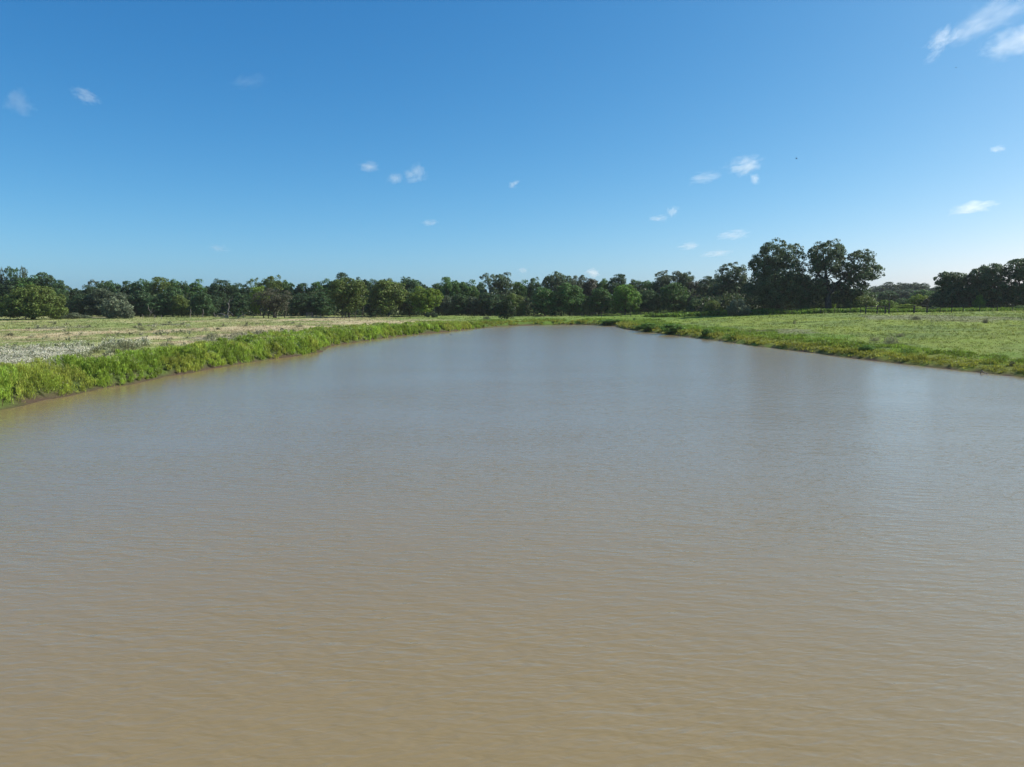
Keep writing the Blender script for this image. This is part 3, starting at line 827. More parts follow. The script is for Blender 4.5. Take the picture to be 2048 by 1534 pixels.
# far trees seen in the gap on the right
for r_ in [
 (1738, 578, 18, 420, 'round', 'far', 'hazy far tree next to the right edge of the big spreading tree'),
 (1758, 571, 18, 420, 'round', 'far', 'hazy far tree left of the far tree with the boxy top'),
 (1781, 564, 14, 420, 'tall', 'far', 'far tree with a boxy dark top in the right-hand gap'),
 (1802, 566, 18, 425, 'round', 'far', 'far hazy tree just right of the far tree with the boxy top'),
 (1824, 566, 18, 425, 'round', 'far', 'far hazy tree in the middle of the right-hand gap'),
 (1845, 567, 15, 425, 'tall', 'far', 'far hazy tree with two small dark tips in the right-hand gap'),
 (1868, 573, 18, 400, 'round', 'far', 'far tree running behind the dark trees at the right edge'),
 (1770, 582, 22, 330, 'full', 'mid', 'nearer dark tree below the boxy far tree'),
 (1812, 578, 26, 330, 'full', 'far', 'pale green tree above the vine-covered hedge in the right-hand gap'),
 (1850, 580, 24, 300, 'full', 'green', 'green tree above the yellow-green bush in the right-hand gap'),
]:
    plant('far_tree', *r_, group='far trees in the right-hand gap')

# hero trees on the right, each with its own shape
def hero(name, px, D, base_py, pxells, depth, lobe_r, n_lobes, per_lobe, leaf, trunk_path, limbs, tr, tint, label, seed, inner=0.4):
    """crown built from ellipses measured in the photograph (px, py, half w, half h) set at real size and depth; limbs are parts"""
    rg = np.random.default_rng(seed)
    x0 = ray(px, base_py)[0] * D; z0 = h1(x0, D)
    e = link(name, None); e.location = (x0, D, z0)
    k = D / FPX
    base_real = at(px, base_py, D).z
    ells = []
    for (ex, ey, hw, hh, dy) in pxells:
        q = at(ex, ey, D)
        ells.append((q.x - x0, dy, q.z - z0, hw * k, max(hw * k * depth, 1.6), hh * k))
    V, F, cen = crown_arrays(rg, ells, lobe_r, n_lobes, per_lobe, leaf, 0, inner, 0.8)
    tp = []
    for (ax, ay) in trunk_path:
        q = at(ax, ay, D); tp.append((q.x - x0, 0, q.z - z0))
    tp[0] = (tp[0][0], 0, -0.3)
    t = link('trunk', make_mesh('trunk', *tube(tp, list(np.linspace(tr * 1.35, tr * 0.8, len(tp))), 10), M_BARK, None, True), e)
    for lp in limbs:
        P = [(at(ax, ay, D).x - x0, dy, at(ax, ay, D).z - z0) for ax, ay, dy in lp]
        link('limb', make_mesh('limb', *tube(P, list(np.linspace(tr * 0.66, tr * 0.22, len(P))), 8), M_BARK, None, True), e)
    # finer branches out to the leaf masses
    tubes = []
    for q in cen[rg.permutation(len(cen))[:26]]:
        st = np.array(tp[-1]) if not limbs else np.array([at(limbs[rg.integers(len(limbs))][2][0], limbs[0][2][1], D).x - x0, 0, tp[-1][2] + 0.25 * (q[2] - tp[-1][2])])
        tubes.append(tube(wiggle_path(st, q, 4, 0.05, rg), [tr * v for v in (0.26, 0.2, 0.15, 0.1, 0.04)], 5))
    link('branches', make_mesh('branches', *joined(tubes), M_BARK, None, True), e)
    c = link('crown', make_mesh('crown', V, F, M_LEAF), e); c.color = (*TINT[tint], 1)
    tag(e, label, 'tree')
    return e

hero('domed_tree', 1552, 178, 620,
     [(1552, 512, 34, 34, 0), (1562, 540, 50, 34, 0.5), (1548, 575, 56, 36, -0.5), (1522, 534, 24, 20, 1), (1590, 512, 20, 24, 0), (1588, 575, 30, 30, -1.5), (1515, 585, 30, 28, 0), (1512, 520, 12, 8, 0), (1552, 600, 50, 15, 0), (1600, 580, 18, 16, -2)],
     0.9, 1.0, 520, 70, 0.22, [(1556, 622), (1555, 600), (1552, 578)],
     [[(1552, 580, 0), (1538, 555, 0.4), (1528, 535, 0.5), (1520, 522, 0.6)], [(1552, 580, 0), (1562, 552, -0.4), (1572, 525, -0.6), (1590, 508, -0.6)], [(1552, 580, 0), (1554, 545, 0), (1556, 515, 0), (1554, 495, 0)]],
     0.42, 'pecan', 'tall domed dark tree, left one of the pair of tallest trees', 71, 0.3)
hero('airy_tree', 1462, 198, 622,
     [(1462, 541, 20, 18, 0), (1445, 548, 16, 14, 0.5), (1488, 545, 9, 13, 0), (1470, 562, 26, 14, 0), (1440, 568, 24, 14, 0), (1458, 585, 40, 22, 0.5)],
     0.9, 0.8, 230, 60, 0.20, [(1461, 624), (1461, 606), (1461, 588)],
     [[(1461, 590, 0), (1452, 572, 0.3), (1446, 556, 0.4), (1440, 542, 0.4)], [(1461, 590, 0), (1465, 568, 0), (1466, 548, 0), (1463, 530, 0)], [(1461, 588, 0), (1474, 570, -0.3), (1483, 555, -0.4), (1490, 540, -0.4)]],
     0.24, 'pecan', 'airy tree with sky showing through its top, left of the tall domed tree', 77, 0.45)
hero('spreading_tree', 1655, 176, 617,
     [(1655, 505, 36, 24, 0), (1662, 525, 40, 20, 0.5), (1722, 524, 30, 24, 0), (1742, 545, 22, 16, 0), (1715, 545, 34, 14, -1), (1628, 505, 12, 9, 0), (1632, 535, 16, 12, 0),
      (1640, 572, 26, 22, 0.5), (1705, 575, 32, 20, 0), (1615, 590, 20, 22, 1.5), (1680, 590, 44, 16, 3.0), (1757, 538, 8, 7, 0), (1684, 546, 15, 9, 1.0), (1620, 600, 26, 12, 2.0), (1705, 596, 34, 12, 2.5)],
     0.85, 0.9, 560, 66, 0.21, [(1657, 620), (1656, 605), (1655, 590), (1654, 575)],
     [[(1654, 578, 0), (1654, 556, 0.3), (1652, 535, 0.5), (1648, 512, 0.5), (1652, 495, 0.4)], [(1655, 588, 0), (1672, 566, -0.5), (1688, 552, -0.8), (1708, 538, -0.9), (1722, 520, -0.9)],
      [(1656, 590, 0), (1678, 572, 0.6), (1700, 560, 0.9), (1722, 552, 1.0), (1745, 545, 1.0)], [(1654, 570, 0), (1640, 550, 0.6), (1632, 535, 0.8), (1624, 515, 0.8)]],
     0.62, 'pecan', 'big spreading tree with sky showing between its limbs, beside the wooden rails', 72, 0.4)
hero('dark_tree', 1905, 170, 618,
     [(1905, 565, 20, 20, 0), (1893, 560, 22, 15, 0), (1900, 590, 34, 22, 0), (1930, 575, 22, 24, 0), (1880, 605, 18, 12, 0), (1910, 607, 36, 10, 0.5), (1922, 555, 12, 12, 0)],
     0.9, 0.8, 280, 66, 0.21, [(1905, 621), (1905, 608), (1904, 596)],
     [[(1904, 598, 0), (1898, 580, 0), (1890, 565, 0), (1884, 555, 0)], [(1904, 598, 0), (1914, 580, 0), (1924, 565, 0), (1926, 558, 0)]],
     0.28, 'pecan', 'dark tree left of the large leafy trees at the right edge', 73, 0.35)
hero('edge_tree', 1985, 168, 616,
     [(1962, 555, 22, 18, 0), (1985, 545, 26, 16, 0), (1975, 575, 36, 26, 0), (1990, 595, 30, 14, 0), (1955, 585, 20, 20, 0), (1975, 604, 34, 9, 1.0)],
     0.9, 0.85, 320, 66, 0.21, [(1985, 619), (1985, 610), (1984, 596)],
     [[(1984, 598, 0), (1972, 575, 0), (1964, 556, 0), (1958, 545, 0)], [(1984, 598, 0), (1990, 570, 0), (1992, 550, 0), (1992, 538, 0)]],
     0.3, 'pecan', 'large leafy dark tree with a stepped top near the right edge', 74, 0.35)
hero('corner_tree', 2045, 166, 616,
     [(2035, 540, 22, 20, 0), (2070, 540, 40, 24, 0), (2050, 570, 40, 30, 0), (2040, 595, 30, 16, 0), (2100, 575, 40, 30, 0)],
     0.9, 0.9, 360, 66, 0.21, [(2048, 619), (2048, 606), (2048, 594)],
     [[(2048, 596, 0), (2040, 572, 0), (2036, 552, 0), (2034, 530, 0)], [(2048, 596, 0), (2062, 570, 0), (2072, 550, 0), (2080, 535, 0)]],
     0.34, 'pecan', 'tallest leafy tree cut off by the right edge of the photo', 75, 0.35)
hero('round_tree', 68, 176, 640,
     [(70, 605, 58, 30, 0), (75, 595, 40, 25, -1), (40, 612, 34, 20, -1.5), (105, 612, 30, 20, -1), (20, 622, 22, 10, -0.5), (118, 624, 18, 9, -0.5), (70, 620, 46, 12, -2.0)],
     0.85, 0.95, 420, 66, 0.22, [(66, 642), (67, 634), (68, 627)],
     [[(68, 629, 0), (56, 618, -0.6), (42, 608, -0.9), (30, 602, -1)], [(68, 629, 0), (84, 616, -0.6), (100, 608, -0.9), (112, 604, -1)], [(68, 629, 0), (70, 612, 0), (72, 595, 0), (72, 582, 0)]],
     0.4, 'olive', 'olive green round tree standing before the wood near the left edge', 76, 0.4)

# bushes
BUSH = [
 (232, 591, 30, 190, 'silver', 'silvery leaning bush arching over the shade at the wood edge'),
 (255, 612, 14, 186, 'silver', 'pale round bush at the right foot of the silvery leaning bush'),
 (150, 625, 14, 182, 'silver', 'low pale bush in the shade right of the olive round tree'),
 (120, 630, 18, 180, 'grey', 'low scrubby bush under the right side of the olive round tree'),
 (172, 630, 12, 184, 'silver', 'low pale scrub with bare sticks between the two pale bushes'),
 (856, 624, 4, 196, 'dark', 'tiny dark bush in the grass left of the yellow-sided tree trunk'),
 (869, 625, 6, 196, 'dark', 'tiny dark bush under the yellow-sided tree'),
 (1388, 598, 16, 192, 'mid', 'low bush at the left foot of the dark trees beyond the wire fence'),
 (1425, 601, 18, 182, 'olive', 'light feathery bush left of the sumac-like clump below the tall pair'),
 (1475, 599, 20, 172, 'silver', 'light feathery clump with upright sprays left of the tall domed tree'),
 (1480, 612, 18, 172, 'silver', 'low pale bush mound in the grass below the tall domed tree'),
 (1725, 592, 26, 172, 'olive', 'light green bush behind the wooden rails, right of the big spreading tree'),
 (1700, 600, 16, 174, 'mid', 'dark green bush left of the wooden rails'),
 (1662, 600, 9, 182, 'lime', 'small bright bush glowing behind the trunk of the big spreading tree'),
 (1774, 600, 18, 185, 'lime', 'bright green low bush behind the wooden rails'),
 (1803, 597, 18, 205, 'mid', 'dark vine-covered hedge bush in the right-hand gap'),
 (1838, 589, 22, 200, 'yellow', 'yellow-green bush in the right-hand gap behind the thick posts'),
 (1852, 598, 10, 188, 'brown', 'dull brown bush behind the thickest fence posts'),
 (1812, 608, 24, 178, 'yellow', 'low pale bramble strip left of the thick posts'),
 (1958, 588, 10, 166, 'lime', 'small bright green bush between the dark trees near the right edge'),
 (1868, 614, 12, 160, 'mid', 'low dark bush at the fence right of the thick posts'),
 (2040, 611, 16, 158, 'green', 'low green bush at the fence by the right edge'),
 (1605, 598, 12, 176, 'mid', 'shaded bush between the two tallest trees'),
]
for px_, top_, hw_, D_, tint_, lab_ in BUSH:
    plant('bush', px_, top_, hw_, D_, 'bush', tint_, lab_, 'bush', 'bushes along the wood edge')

# low bushes and weeds in the pasture
LOW = [   # px, top, half w, base, tint, label
 (256, 679, 17, 702, 'dryweed', 'grey-green weed bush sticking up behind the white flowering weeds'),
 (232, 689, 14, 705, 'dryweed', 'dark low weed clump left of the grey-green weed bush'),
 (425, 665, 15, 678, 'dryweed', 'thin dark weed clump in the straw of the left field'),
 (335, 684, 14, 693, 'dryweed', 'dark weed clump at the top of the left bank'),
 (22, 666, 8, 672, 'brown', 'small dark weed in the left field near the left edge'),
 (286, 653, 5, 661, 'dryweed', 'small upright weed far out in the left field'),
 (600, 648, 7, 654, 'dryweed', 'small grey weed in the pale strip of the left field'),
 (597, 684, 7, 702, 'green', 'dark leafy stalk among the bright weeds of the left bank'),
 (1223, 638, 28, 646, 'bright', 'dark green low bush along the head of the pond, left of the inlet'),
 (1296, 646, 26, 660, 'bright', 'dark green bush on the right shore next to the inlet'),
 (1345, 647, 28, 664, 'bright', 'long dark green bush on the right shore'),
 (1415, 657, 12, 670, 'bright', 'dark leafy bush at the right end of the shore bushes'),
 (1460, 667, 18, 679, 'bright', 'leafy low bush close to the right waterline'),
 (1500, 657, 12, 665, 'weed', 'dark weed patch in the right pasture above the leafy low bush'),
 (1542, 657, 11, 664, 'weed', 'dark weed patch in the right pasture, the farther from the leafy low bush'),
 (1782, 672, 14, 690, 'dryweed', 'grey-green bush in the right pasture above the shore'),
 (1800, 666, 7, 674, 'dryweed', 'small dark weed just above the grey-green pasture bush'),
 (1749, 674, 10, 683, 'dryweed', 'dark weed at the left of the grey-green pasture bush'),
 (1733, 690, 16, 702, 'bright', 'leafy tuft on the right shore below the grey-green pasture bush'),
 (1815, 696, 20, 708, 'bright', 'broad leafy tuft on the right shore, half way to the right edge'),
 (1588, 640, 3, 648, 'dryweed', 'single upright weed stalk in the right pasture'),
 (1969, 637, 5, 646, 'brown', 'small dark weed in the right pasture near the right edge'),
 (1830, 633, 9, 640, 'brown', 'brownish weed patch in the right pasture below the thick posts'),
 (2000, 708, 14, 719, 'weed', 'dark leafy weed clump on the right shore near the right edge'),
 (2023, 722, 6, 733, 'brown', 'brownish tuft on the right shore by the right edge'),
 (1268, 635, 3, 640, 'mid', 'small dark knob of weed above the inlet'),
 (973, 632, 8, 638, 'dryweed', 'low dark weeds left of the pond-head bush'),
]
for px_, top_, hw_, bpy_, tint_, lab_ in LOW:
    plant('weed_bush', px_, top_, hw_, ground_at(px_, bpy_), 'bush' if 'bush' in lab_ and 'shore' in lab_ and tint_ == 'bright' or 'head of the pond' in lab_ else 'tuft', tint_, lab_, 'bush', 'weed bushes in the pasture')

# dense undergrowth at the foot of the wood: nobody could count it
def undergrowth(name, n, p0, p1, D0, D1, hlo, hhi, label):
    px_ = p0 + rng.random(n) * (p1 - p0)
    D = D0 + (D1 - D0) * rng.random(n)
    x = (px_ - 1024) / FPX * D
    z = height(x, D)
    hmax = hlo + hhi * fbm(x / 5, D / 30, 200, 2)
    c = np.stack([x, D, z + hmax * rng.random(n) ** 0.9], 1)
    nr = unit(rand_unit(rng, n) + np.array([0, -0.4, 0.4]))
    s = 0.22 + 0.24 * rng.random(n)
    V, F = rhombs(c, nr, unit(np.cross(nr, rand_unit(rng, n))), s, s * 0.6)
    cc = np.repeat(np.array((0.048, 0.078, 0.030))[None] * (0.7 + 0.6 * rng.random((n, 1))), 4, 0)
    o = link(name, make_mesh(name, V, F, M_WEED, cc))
    tag(o, label, 'undergrowth', kind='stuff')
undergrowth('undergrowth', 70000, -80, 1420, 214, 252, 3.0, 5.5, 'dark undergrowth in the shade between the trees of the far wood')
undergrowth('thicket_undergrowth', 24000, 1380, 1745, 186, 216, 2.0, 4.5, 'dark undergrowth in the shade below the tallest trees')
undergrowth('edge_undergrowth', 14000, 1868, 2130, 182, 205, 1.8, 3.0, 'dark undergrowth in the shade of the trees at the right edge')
# weeds along the fence on the right
n = 2600
px_ = 1290 + 760 * rng.random(n); Df = np.interp(px_, [1290, 1500, 1780, 2048], [186, 172, 158, 152]) + 8 * rng.random(n)
P = np.stack([(px_ - 1024) / FPX * Df, Df], 1)
hh = (0.25 + 0.9 * fbm(P[:, 0] / 3, P[:, 1] / 3, 210, 3)) * np.interp(px_, [1290, 1400, 1700, 1800, 2048], [0.8, 1.2, 1.0, 0.6, 0.5])
weeds('fence_weeds', 'lush green weeds growing along the wire fence below the tall trees', P, hh, np.repeat(np.array((0.105, 0.190, 0.026))[None], len(P), 0), None, 0, 14, 0.35)

# ------------------------------------------------------------------ dead tree, logs
def bare(name, D, base, strokes, r0, mat, label, cat):
    x0 = ray(*base)[0] * D; z0 = h1(x0, D)
    zb = at(base[0], base[1], D).z
    e = link(name, None); e.location = (x0, D, z0)
    for nm, pts_, r in strokes:
        P = [(at(a_, b_, D).x - x0, dy, at(a_, b_, D).z - zb) for a_, b_, dy in pts_]
        link(nm, make_mesh(nm, *tube(P, list(np.linspace(r, r * 0.35, len(P))), 6), mat, None, True), e)
    tag(e, label, cat)
    return e
bare('dead_tree', 186, (457, 635),
     [('trunk', [(457, 637, 0), (455, 628, 0), (456, 618, 0), (458, 612, 0), (457, 604, 0), (460, 596, 0)], 0.19),
      ('limb', [(456, 620, 0), (461, 622, -.3), (466, 626, -.5), (468, 629, -.6)], 0.16), ('limb', [(455, 630, 0), (448, 628, .4), (441, 625, .6), (434, 626, .8), (427, 629, 1)], 0.17),
      ('limb', [(455, 632, 0), (447, 633, -.4), (440, 630, -.7), (433, 632, -1)], 0.13), ('limb', [(427, 630, 1), (424, 625, 1), (426, 621, 1), (430, 618, 1)], 0.10),
      ('limb', [(458, 608, 0), (452, 602, .3), (447, 598, .5)], 0.09), ('limb', [(459, 602, 0), (464, 597, -.2), (467, 590, -.3)], 0.08)],
     0.3, M_PALEBARK, 'bare white dead tree with fallen limbs at the wood edge', 'dead tree')
bare('dead_branch', 186, (480, 634),
     [('branch', [(474, 634, 0), (480, 629, 0), (487, 626, 0), (494, 622, 0)], 0.12), ('branch', [(487, 634, 0), (486, 626, 0), (483, 619, 0)], 0.10), ('branch', [(475, 630, .4), (484, 631, .3), (493, 630, .2)], 0.09)],
     0.2, M_GREYWOOD, 'grey fallen branches right of the bare white dead tree', 'branch')
bare('bare_sapling', 196, (300, 636),
     [('stem', [(297, 637, 0), (300, 630, 0), (303, 624, 0), (305, 616, 0)], 0.09), ('branch', [(300, 630, 0), (307, 624, 0), (312, 618, 0)], 0.08), ('branch', [(302, 626, 0), (297, 618, 0), (296, 610, 0)], 0.07)],
     0.2, M_PALEBARK, 'pale leaning sapling stem between the pale fence posts', 'sapling')
def extra_trunk(tree_label, px, D, base_py, pts_, r, mat):
    """one more trunk of a many-stemmed tree, a part of it"""
    t = PLANTED[tree_label]
    x0 = ray(px, base_py)[0] * D; z0 = h1(x0, D); zb = at(px, base_py, D).z
    P = [(at(a_, b_, D).x - x0, dy, at(a_, b_, D).z - zb) for a_, b_, dy in pts_]
    o = link('trunk', make_mesh('trunk', *tube(P, list(np.linspace(r, r * 0.5, len(P))), 6), mat, None, True))
    o.location = (x0, D, z0)
    o.parent = t
    o.matrix_parent_inverse = Matrix.LocRotScale(t.location, t.rotation_euler, t.scale).inverted()
for px_ in (381, 406):
    extra_trunk('white-stemmed small tree left of the bare dead tree', px_, 194, 636, [(px_, 637, 0), (px_ - 1, 631, 0), (px_ + 1, 626, 0), (px_, 619, 0)], 0.12, M_PALEBARK)
for px_ in (685, 692, 699, 711, 725):
    extra_trunk('yellowish tree with many stems standing out in front of the wood', px_, 193, 631, [(px_, 632, 0), (px_ - 1, 626, 0), (px_ + 1, 618, 0), (px_ + 2, 608, 0)], 0.17, M_BARK)
for px_ in (528, 537, 553, 570):
    extra_trunk('grey-brown half-bare round thicket with several dark stems', px_, 189, 634, [(px_, 635, 0), (px_ - 1, 629, 0), (px_ + 2, 622, 0), (px_ + 3, 612, 0)], 0.17, M_BARK)

# ------------------------------------------------------------------ fences
def post_part(parent, px, D, h, r, lean=0.0, mat=M_POST, sides=7):
    x = ray(px, 625)[0] * D; z = h1(x, D)
    V, F = tube([(0, 0, -0.3), (lean * 0.5, 0, h * 0.5), (lean, 0, h - 0.03), (lean, 0, h)], [r * 1.08, r, r * 0.95, r * 0.7], sides)
    V = np.concatenate([V, [[lean, 0, h + 0.005]]]); n_ = len(V) - 1
    top = [(n_ - sides + k, n_ - sides + (k + 1) % sides, n_) for k in range(sides)]
    me = bpy.data.meshes.new('post'); me.from_pydata([tuple(v) for v in V], [], [tuple(f) for f in F] + top); me.materials.append(mat)
    o = link('post', me, parent); o.location = Vector((x, D, z)) - parent.location
    return Vector((x, D, z))

def wires(parent, tops, hs_):
    for h in hs_:
        P = []
        for i, q in enumerate(tops):
            P.append(Vector(q) + Vector((0, -0.06, h)) - parent.location)
            if i + 1 < len(tops):
                m_ = (Vector(q) + Vector(tops[i + 1])) / 2 + Vector((0, -0.06, h - 0.04)) - parent.location
                P.append(m_)
        link('wire', make_mesh('wire', *tube(P, [0.012] * len(P), 4), M_WIRE), parent)

def fence(name, spec, h, r, label, wire_h, mat=M_POST, leans=None):
    px0, D0 = spec[0]
    x0 = ray(px0, 625)[0] * D0
    e = link(name, None); e.location = (x0, D0, h1(x0, D0))
    tops = [post_part(e, px_, D_, h * (0.92 + 0.16 * trng.random()), r, trng.uniform(-0.06, 0.06) + (leans[i] if leans else 0), mat) for i, (px_, D_) in enumerate(spec)]
    if wire_h: wires(e, tops, wire_h)
    return tag(e, label, 'fence')
fence('wire_fence', [(px_, float(np.interp(px_, [1144, 1375], [198, 188]))) for px_ in (1144, 1164, 1184, 1203, 1222, 1242, 1261, 1282, 1306, 1328, 1351, 1374)] +
      [(px_, float(np.interp(px_, [1375, 1720], [188, 158]))) for px_ in (1402, 1430, 1458, 1488, 1520, 1552, 1582, 1612, 1641, 1669, 1700, 1721)],
      1.25, 0.06, 'thin wire fence running from the head of the pond to the wooden rails', (0.45, 0.8, 1.12))
fence('wire_fence', [(px_, float(np.interp(px_, [1860, 2048], [152, 148]))) for px_ in (1880, 1903, 1926, 1959, 1994, 2025, 2056)], 1.55, 0.085,
      'wire fence on dark wooden posts before the dark trees at the right edge', (0.5, 0.95, 1.35))
fence('post_row', [(285, 188), (309, 187), (322.5, 186)], 1.0, 0.07, 'three pale fence posts in front of the dark left wood', (0.5, 0.85), M_PALEBARK)
fence('leaning_posts', [(18, 172), (36, 172), (49, 171)], 1.25, 0.07, 'dark leaning posts under the olive round tree at the left edge', None, M_POST, [0.35, -0.3, 0.4])

def rail(parent, a_, b_, r, mat=M_POST):
    P = [Vector(a_) - parent.location, (Vector(a_) + Vector(b_)) / 2 - parent.location + Vector((0, 0, -0.02)), Vector(b_) - parent.location]
    return link('rail', make_mesh('rail', *tube(P, [r, r * 0.95, r], 6), mat, None, True), parent)
D_ = 154.0
x0 = ray(1731, 625)[0] * D_
e = link('wooden_rails', None); e.location = (x0, D_, h1(x0, D_))
B = [post_part(e, px_, D_, h_, r_, l_) for px_, h_, r_, l_ in ((1731.5, 1.85, 0.13, 0), (1754, 1.75, 0.13, 0.06), (1770.5, 1.65, 0.15, -0.08), (1778, 2.2, 0.13, 0))]
for a_, b_, za, zb in ((0, 1, 1.45, 1.45), (1, 2, 1.45, 1.4), (2, 3, 1.4, 1.35), (0, 1, 1.1, 1.08), (1, 3, 1.08, 1.05), (2, 3, 0.5, 1.5)):
    rail(e, B[a_] + Vector((0, -0.17, za)), B[b_] + Vector((0, -0.17, zb)), 0.07)
tag(e, 'dark wooden post-and-rail fence piece right of the big spreading tree', 'fence')
x0 = ray(1828, 625)[0] * 153
e = link('gate_posts', None); e.location = (x0, 153, h1(x0, 153))
B = [post_part(e, 1828, 153, 1.6, 0.17), post_part(e, 1854, 153, 1.7, 0.15)]
rail(e, B[0] + Vector((0, -0.2, 1.45)), B[1] + Vector((0, -0.2, 1.5)), 0.05); rail(e, B[0] + Vector((0, -0.2, 0.9)), B[1] + Vector((0, -0.2, 0.95)), 0.04)
tag(e, 'two thick dark posts joined by thin rails, right of the wooden rails', 'fence')

# grey wooden pen at the foot of the left wood
D_ = 190.0
x0 = ray(613, 632)[0] * D_
e = link('rail_pen', None); e.location = (x0, D_, h1(x0, D_))
B = [post_part(e, px_, D_ + dy_, h_, 0.09, 0, M_GREYWOOD) for px_, dy_, h_ in ((613, 0, 1.35), (624, 0, 1.35), (632, 0.3, 0.8), (641, 0.3, 0.95), (614, 1.6, 1.3), (625, 1.6, 1.3))]
for a_, b_, zs in ((0, 1, (0.35, 0.65, 0.95, 1.25)), (1, 2, (0.35, 0.65)), (2, 3, (0.35, 0.65)), (4, 5, (0.6, 1.2)), (0, 4, (0.6, 1.2)), (1, 5, (0.6, 1.2))):
    for z_ in zs: rail(e, B[a_] + Vector((0, -0.11, z_)), B[b_] + Vector((0, -0.11, z_)), 0.055, M_GREYWOOD)
tag(e, 'grey wooden rail pen standing in the shade at the foot of the left wood', 'pen')

# pale snag in the grass of the right shore
bare('driftwood', 59.0, (1964, 733),
     [('branch', [(1961, 735, 0), (1962, 730, 0), (1964, 724, 0)], 0.05), ('branch', [(1964, 725, 0), (1969, 729, -.1), (1977, 732, -.2), (1986, 731, -.3)], 0.045)],
     0.05, M_PALEBARK, 'pale broken stick lying in the grass of the right shore', 'stick')

# ------------------------------------------------------------------ birds
def bird(px, py, D, span, yaw, bank, label):
    e = link('bird', None); e.location = at(px, py, D); e.rotation_euler = (0, bank, yaw); e.scale = (span, span, span)
    V, F = tube([(0, -0.24, 0), (0, -0.17, 0.012), (0, -0.05, 0), (0, 0.10, -0.005), (0, 0.17, 0.015), (0, 0.235, 0.01)], [0.045, 0.035, 0.06, 0.065, 0.035, 0.006], 8)
    link('body', make_mesh('body', V, F, M_BIRD, None, True), e)
    for s in (-1, 1):
        pr = [(0.03, 0.10, -0.09), (0.20, 0.14, -0.07), (0.36, 0.08, -0.06), (0.50, -0.02, -0.06)]
        zz = [0.02, 0.07, 0.08, 0.06]; v = []
        for (xx_, f_, b_), z_ in zip(pr, zz):
            v += [(s * xx_, f_, z_), (s * xx_, b_, z_ - 0.006), (s * xx_, (f_ + b_) / 2, z_ + 0.014)]
        fs = []
        for k in range(3):
            a_ = k * 3
            fs += [(a_, a_ + 3, a_ + 5, a_ + 2), (a_ + 2, a_ + 5, a_ + 4, a_ + 1), (a_ + 1, a_ + 4, a_ + 3, a_)]
        link('wing', make_mesh('wing', np.array(v), np.array(fs), M_BIRD), e)
    tag(e, label, 'bird', 'birds in the air')
bird(1593, 317, 330, 1.7, R(70), R(12), 'tiny dark bird gliding in the sky above the tall trees')
bird(1912, 135, 380, 1.6, R(40), R(-10), 'tiny dark bird high up below the white wisps at top right')
bird(902, 670, 110, 0.55, R(60), R(25), 'small bird skimming low over the water by the left bank')

# ------------------------------------------------------------------ clouds
def cloud_mat(name, dens, seed, scale, thr):
    m, nt = new_mat(name); L = nt.links.new
    out = N(nt, 'ShaderNodeOutputMaterial'); pv = N(nt, 'ShaderNodeVolumePrincipled')
    pv.inputs['Color'].default_value = (1, 1, 1, 1); pv.inputs['Anisotropy'].default_value = 0.3
    tc = N(nt, 'ShaderNodeTexCoord')
    ln = N(nt, 'ShaderNodeVectorMath', operation='LENGTH'); L(tc.outputs['Object'], ln.inputs[0])
    fall = N(nt, 'ShaderNodeMapRange'); fall.interpolation_type = 'SMOOTHSTEP'
    fall.inputs['From Min'].default_value = 0.98; fall.inputs['From Max'].default_value = 0.05; fall.inputs['To Min'].default_value = -0.42; fall.inputs['To Max'].default_value = 0.14
    L(ln.outputs['Value'], fall.inputs['Value'])
    nz = N(nt, 'ShaderNodeTexNoise'); nz.noise_dimensions = '4D'; nz.inputs['W'].default_value = seed
    nz.inputs['Scale'].default_value = scale; nz.inputs['Detail'].default_value = 5; nz.inputs['Roughness'].default_value = 0.62; nz.inputs['Distortion'].default_value = 0.6
    L(tc.outputs['Object'], nz.inputs['Vector'])
    ad = N(nt, 'ShaderNodeMath', operation='ADD'); L(fall.outputs[0], ad.inputs[0]); L(nz.outputs['Fac'], ad.inputs[1])
    mr = N(nt, 'ShaderNodeMapRange'); mr.inputs['From Min'].default_value = thr; mr.inputs['From Max'].default_value = thr + 0.40
    mr.inputs['To Min'].default_value = 0; mr.inputs['To Max'].default_value = dens
    L(ad.outputs[0], mr.inputs['Value']); L(mr.outputs[0], pv.inputs['Density'])
    L(pv.outputs[0], out.inputs['Volume'])
    return m

def ico(sub):
    t = (1 + 5 ** 0.5) / 2
    V = [(-1, t, 0), (1, t, 0), (-1, -t, 0), (1, -t, 0), (0, -1, t), (0, 1, t), (0, -1, -t), (0, 1, -t), (t, 0, -1), (t, 0, 1), (-t, 0, -1), (-t, 0, 1)]
    F = [(0, 11, 5), (0, 5, 1), (0, 1, 7), (0, 7, 10), (0, 10, 11), (1, 5, 9), (5, 11, 4), (11, 10, 2), (10, 7, 6), (7, 1, 8), (3, 9, 4), (3, 4, 2), (3, 2, 6), (3, 6, 8), (3, 8, 9), (4, 9, 5), (2, 4, 11), (6, 2, 10), (8, 6, 7), (9, 8, 1)]
    V = [tuple(Vector(v).normalized()) for v in V]
    for _ in range(sub):
        cache = {}; F2 = []
        def mid(a_, b_):
            k = (min(a_, b_), max(a_, b_))
            if k not in cache:
                V.append(tuple((Vector(V[a_]) + Vector(V[b_])).normalized())); cache[k] = len(V) - 1
            return cache[k]
        for a_, b_, c_ in F:
            x_, y_, z_ = mid(a_, b_), mid(b_, c_), mid(c_, a_)
            F2 += [(a_, x_, z_), (b_, y_, x_), (c_, z_, y_), (x_, y_, z_)]
        F = F2
    return np.array(V), np.array(F)
IV, IF = ico(2)
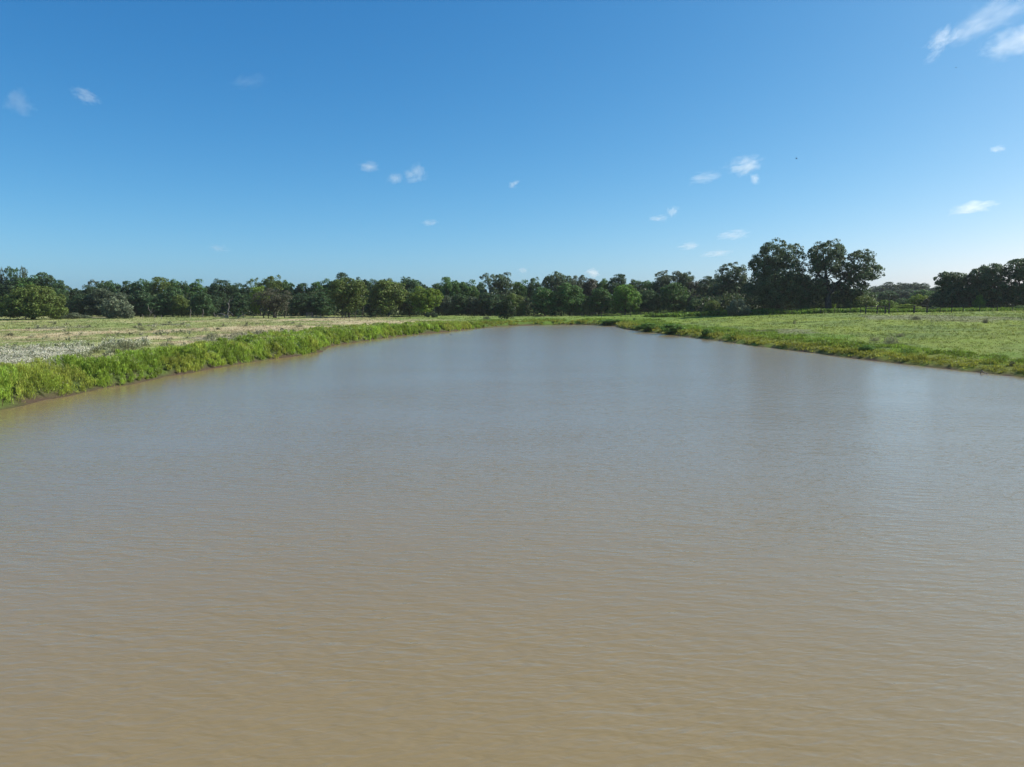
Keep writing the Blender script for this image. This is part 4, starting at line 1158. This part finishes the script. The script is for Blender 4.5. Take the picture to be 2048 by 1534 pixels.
CLOUDS = [  # px, py, half w, half h, tilt (degrees, up to the right), optical depth, label
 (38, 205, 36, 32, 10, 0.20, 'faint lilac cloud wisp near the left edge of the sky'),
 (171, 192, 36, 17, -24, 0.36, 'small faint cloud streak sloping down, right of the left-edge wisp'),
 (500, 163, 60, 14, 14, 0.10, 'barely visible cloud veil high in the blue'),
 (738, 333, 32, 13, -3, 0.40, 'small flat cloud left of the two puffs in the middle sky'),
 (790, 356, 22, 14, 24, 0.42, 'small tilted cloud puff left of the brighter puff'),
 (832, 347, 32, 22, 24, 0.55, 'brighter cloud puff in the middle of the sky'),
 (1028, 368, 18, 9, 28, 0.40, 'tiny slanting cloud above the big dark tree'),
 (860, 445, 24, 8, 5, 0.42, 'tiny flat cloud low over the yellow-sided tree'),
 (438, 497, 34, 10, -4, 0.20, 'dull grey cloud smudge low over the left wood'),
 (1488, 331, 50, 22, 10, 0.70, 'bright ragged cloud above the tall domed tree'),
 (1510, 358, 14, 14, 30, 0.5, 'small puff hanging below the bright ragged cloud'),
 (1410, 355, 46, 14, 8, 0.34, 'thin veil of cloud left of the bright ragged cloud'),
 (1345, 423, 17, 14, 10, 0.5, 'upper puff of the cloud pair over the middle-right wood'),
 (1320, 437, 28, 10, 4, 0.5, 'flat lower puff of the cloud pair over the middle-right wood'),
 (1466, 470, 48, 12, 6, 0.55, 'long flat cloud left of the tall domed tree top'),
 (1378, 492, 32, 11, 8, 0.55, 'short flat cloud above the grey-topped tree'),
 (1432, 507, 46, 9, 5, 0.55, 'thin flat cloud just above the airy tree'),
 (1185, 547, 22, 13, 0, 0.9, 'small white cloud peeping above the wood beyond the pond head'),
 (1045, 541, 16, 8, 5, 0.45, 'pale cloud speck above the wood left of the smooth dark dome'),
 (1944, 415, 64, 15, 9, 0.95, 'bright white cloud low on the right of the sky'),
 (1994, 298, 22, 9, 4, 0.45, 'small faint cloud near the right edge, below the big wisps'),
 (1888, 77, 46, 24, 30, 0.50, 'slanting cloud streak at the left of the wisps at top right'),
 (1985, 34, 105, 36, 22, 0.30, 'upper band of white wisps in the top right corner'),
 (2028, 84, 84, 38, 18, 0.55, 'bright lower band of wisps in the top right corner'),
 (1935, 62, 70, 26, 26, 0.20, 'thin veil between the slanting streak and the wisps at top right'),
 (1866, 112, 30, 12, 45, 0.18, 'faint thin streak below the slanting cloud streak at top right'),
]
for i, (px_, py_, hw_, hh_, tilt, tau, lab_) in enumerate(CLOUDS):
    el = max((HOR - py_) / FPX, 0.03)
    D_ = min(900 / el, 9000)
    hw_ *= 1.7; hh_ *= 2.0
    q = at(px_, py_, D_); sx, sz = hw_ / FPX * D_, hh_ / FPX * D_; sy = (sx + sz) / 2
    rg = np.random.default_rng(300 + i)
    o = link('cloud', make_mesh('cloud', IV * (1 + 0.06 * rg.normal(size=(len(IV), 1))), IF, cloud_mat('cloud_vapour', 1.0, i * 3.7, 4.2 if px_ > 1850 and py_ < 130 else (3.9 if hw_ > 60 else 3.0), 0.47), None, True))
    o.location = q; o.scale = (sx, sy, sz); o.rotation_euler = (0, -R(tilt), 0)
    dv = o.data.materials[0].node_tree
    for n_ in dv.nodes:
        if n_.bl_idname == 'ShaderNodeMapRange' and abs(n_.inputs['From Min'].default_value - 0.47) < 1e-6:
            n_.inputs['To Max'].default_value = 2.6 * tau / sy
    tag(o, lab_, 'cloud', 'clouds in the sky')

# ------------------------------------------------------------------ air
m_air, nt = new_mat('haze_air'); L = nt.links.new
out = N(nt, 'ShaderNodeOutputMaterial'); pv = N(nt, 'ShaderNodeVolumePrincipled')
pv.inputs['Color'].default_value = (0.86, 0.93, 1.0, 1); pv.inputs['Density'].default_value = 0.00008; pv.inputs['Anisotropy'].default_value = 0.2
L(pv.outputs[0], out.inputs['Volume'])
hx, hy0, hy1, hz0, hz1 = 12000, -12000, 12000, -3.0, 30.0
hv = [(sx_ * hx, y_, z_) for z_ in (hz0, hz1) for y_ in (hy0, hy1) for sx_ in (-1, 1)]
hf = [(0, 2, 3, 1), (4, 5, 7, 6), (0, 1, 5, 4), (2, 6, 7, 3), (0, 4, 6, 2), (1, 3, 7, 5)]
haze = link('haze', make_mesh('haze', np.array(hv), np.array(hf), m_air))
tag(haze, 'thin pale haze in the air over the pasture and the pond', 'haze', kind='stuff')
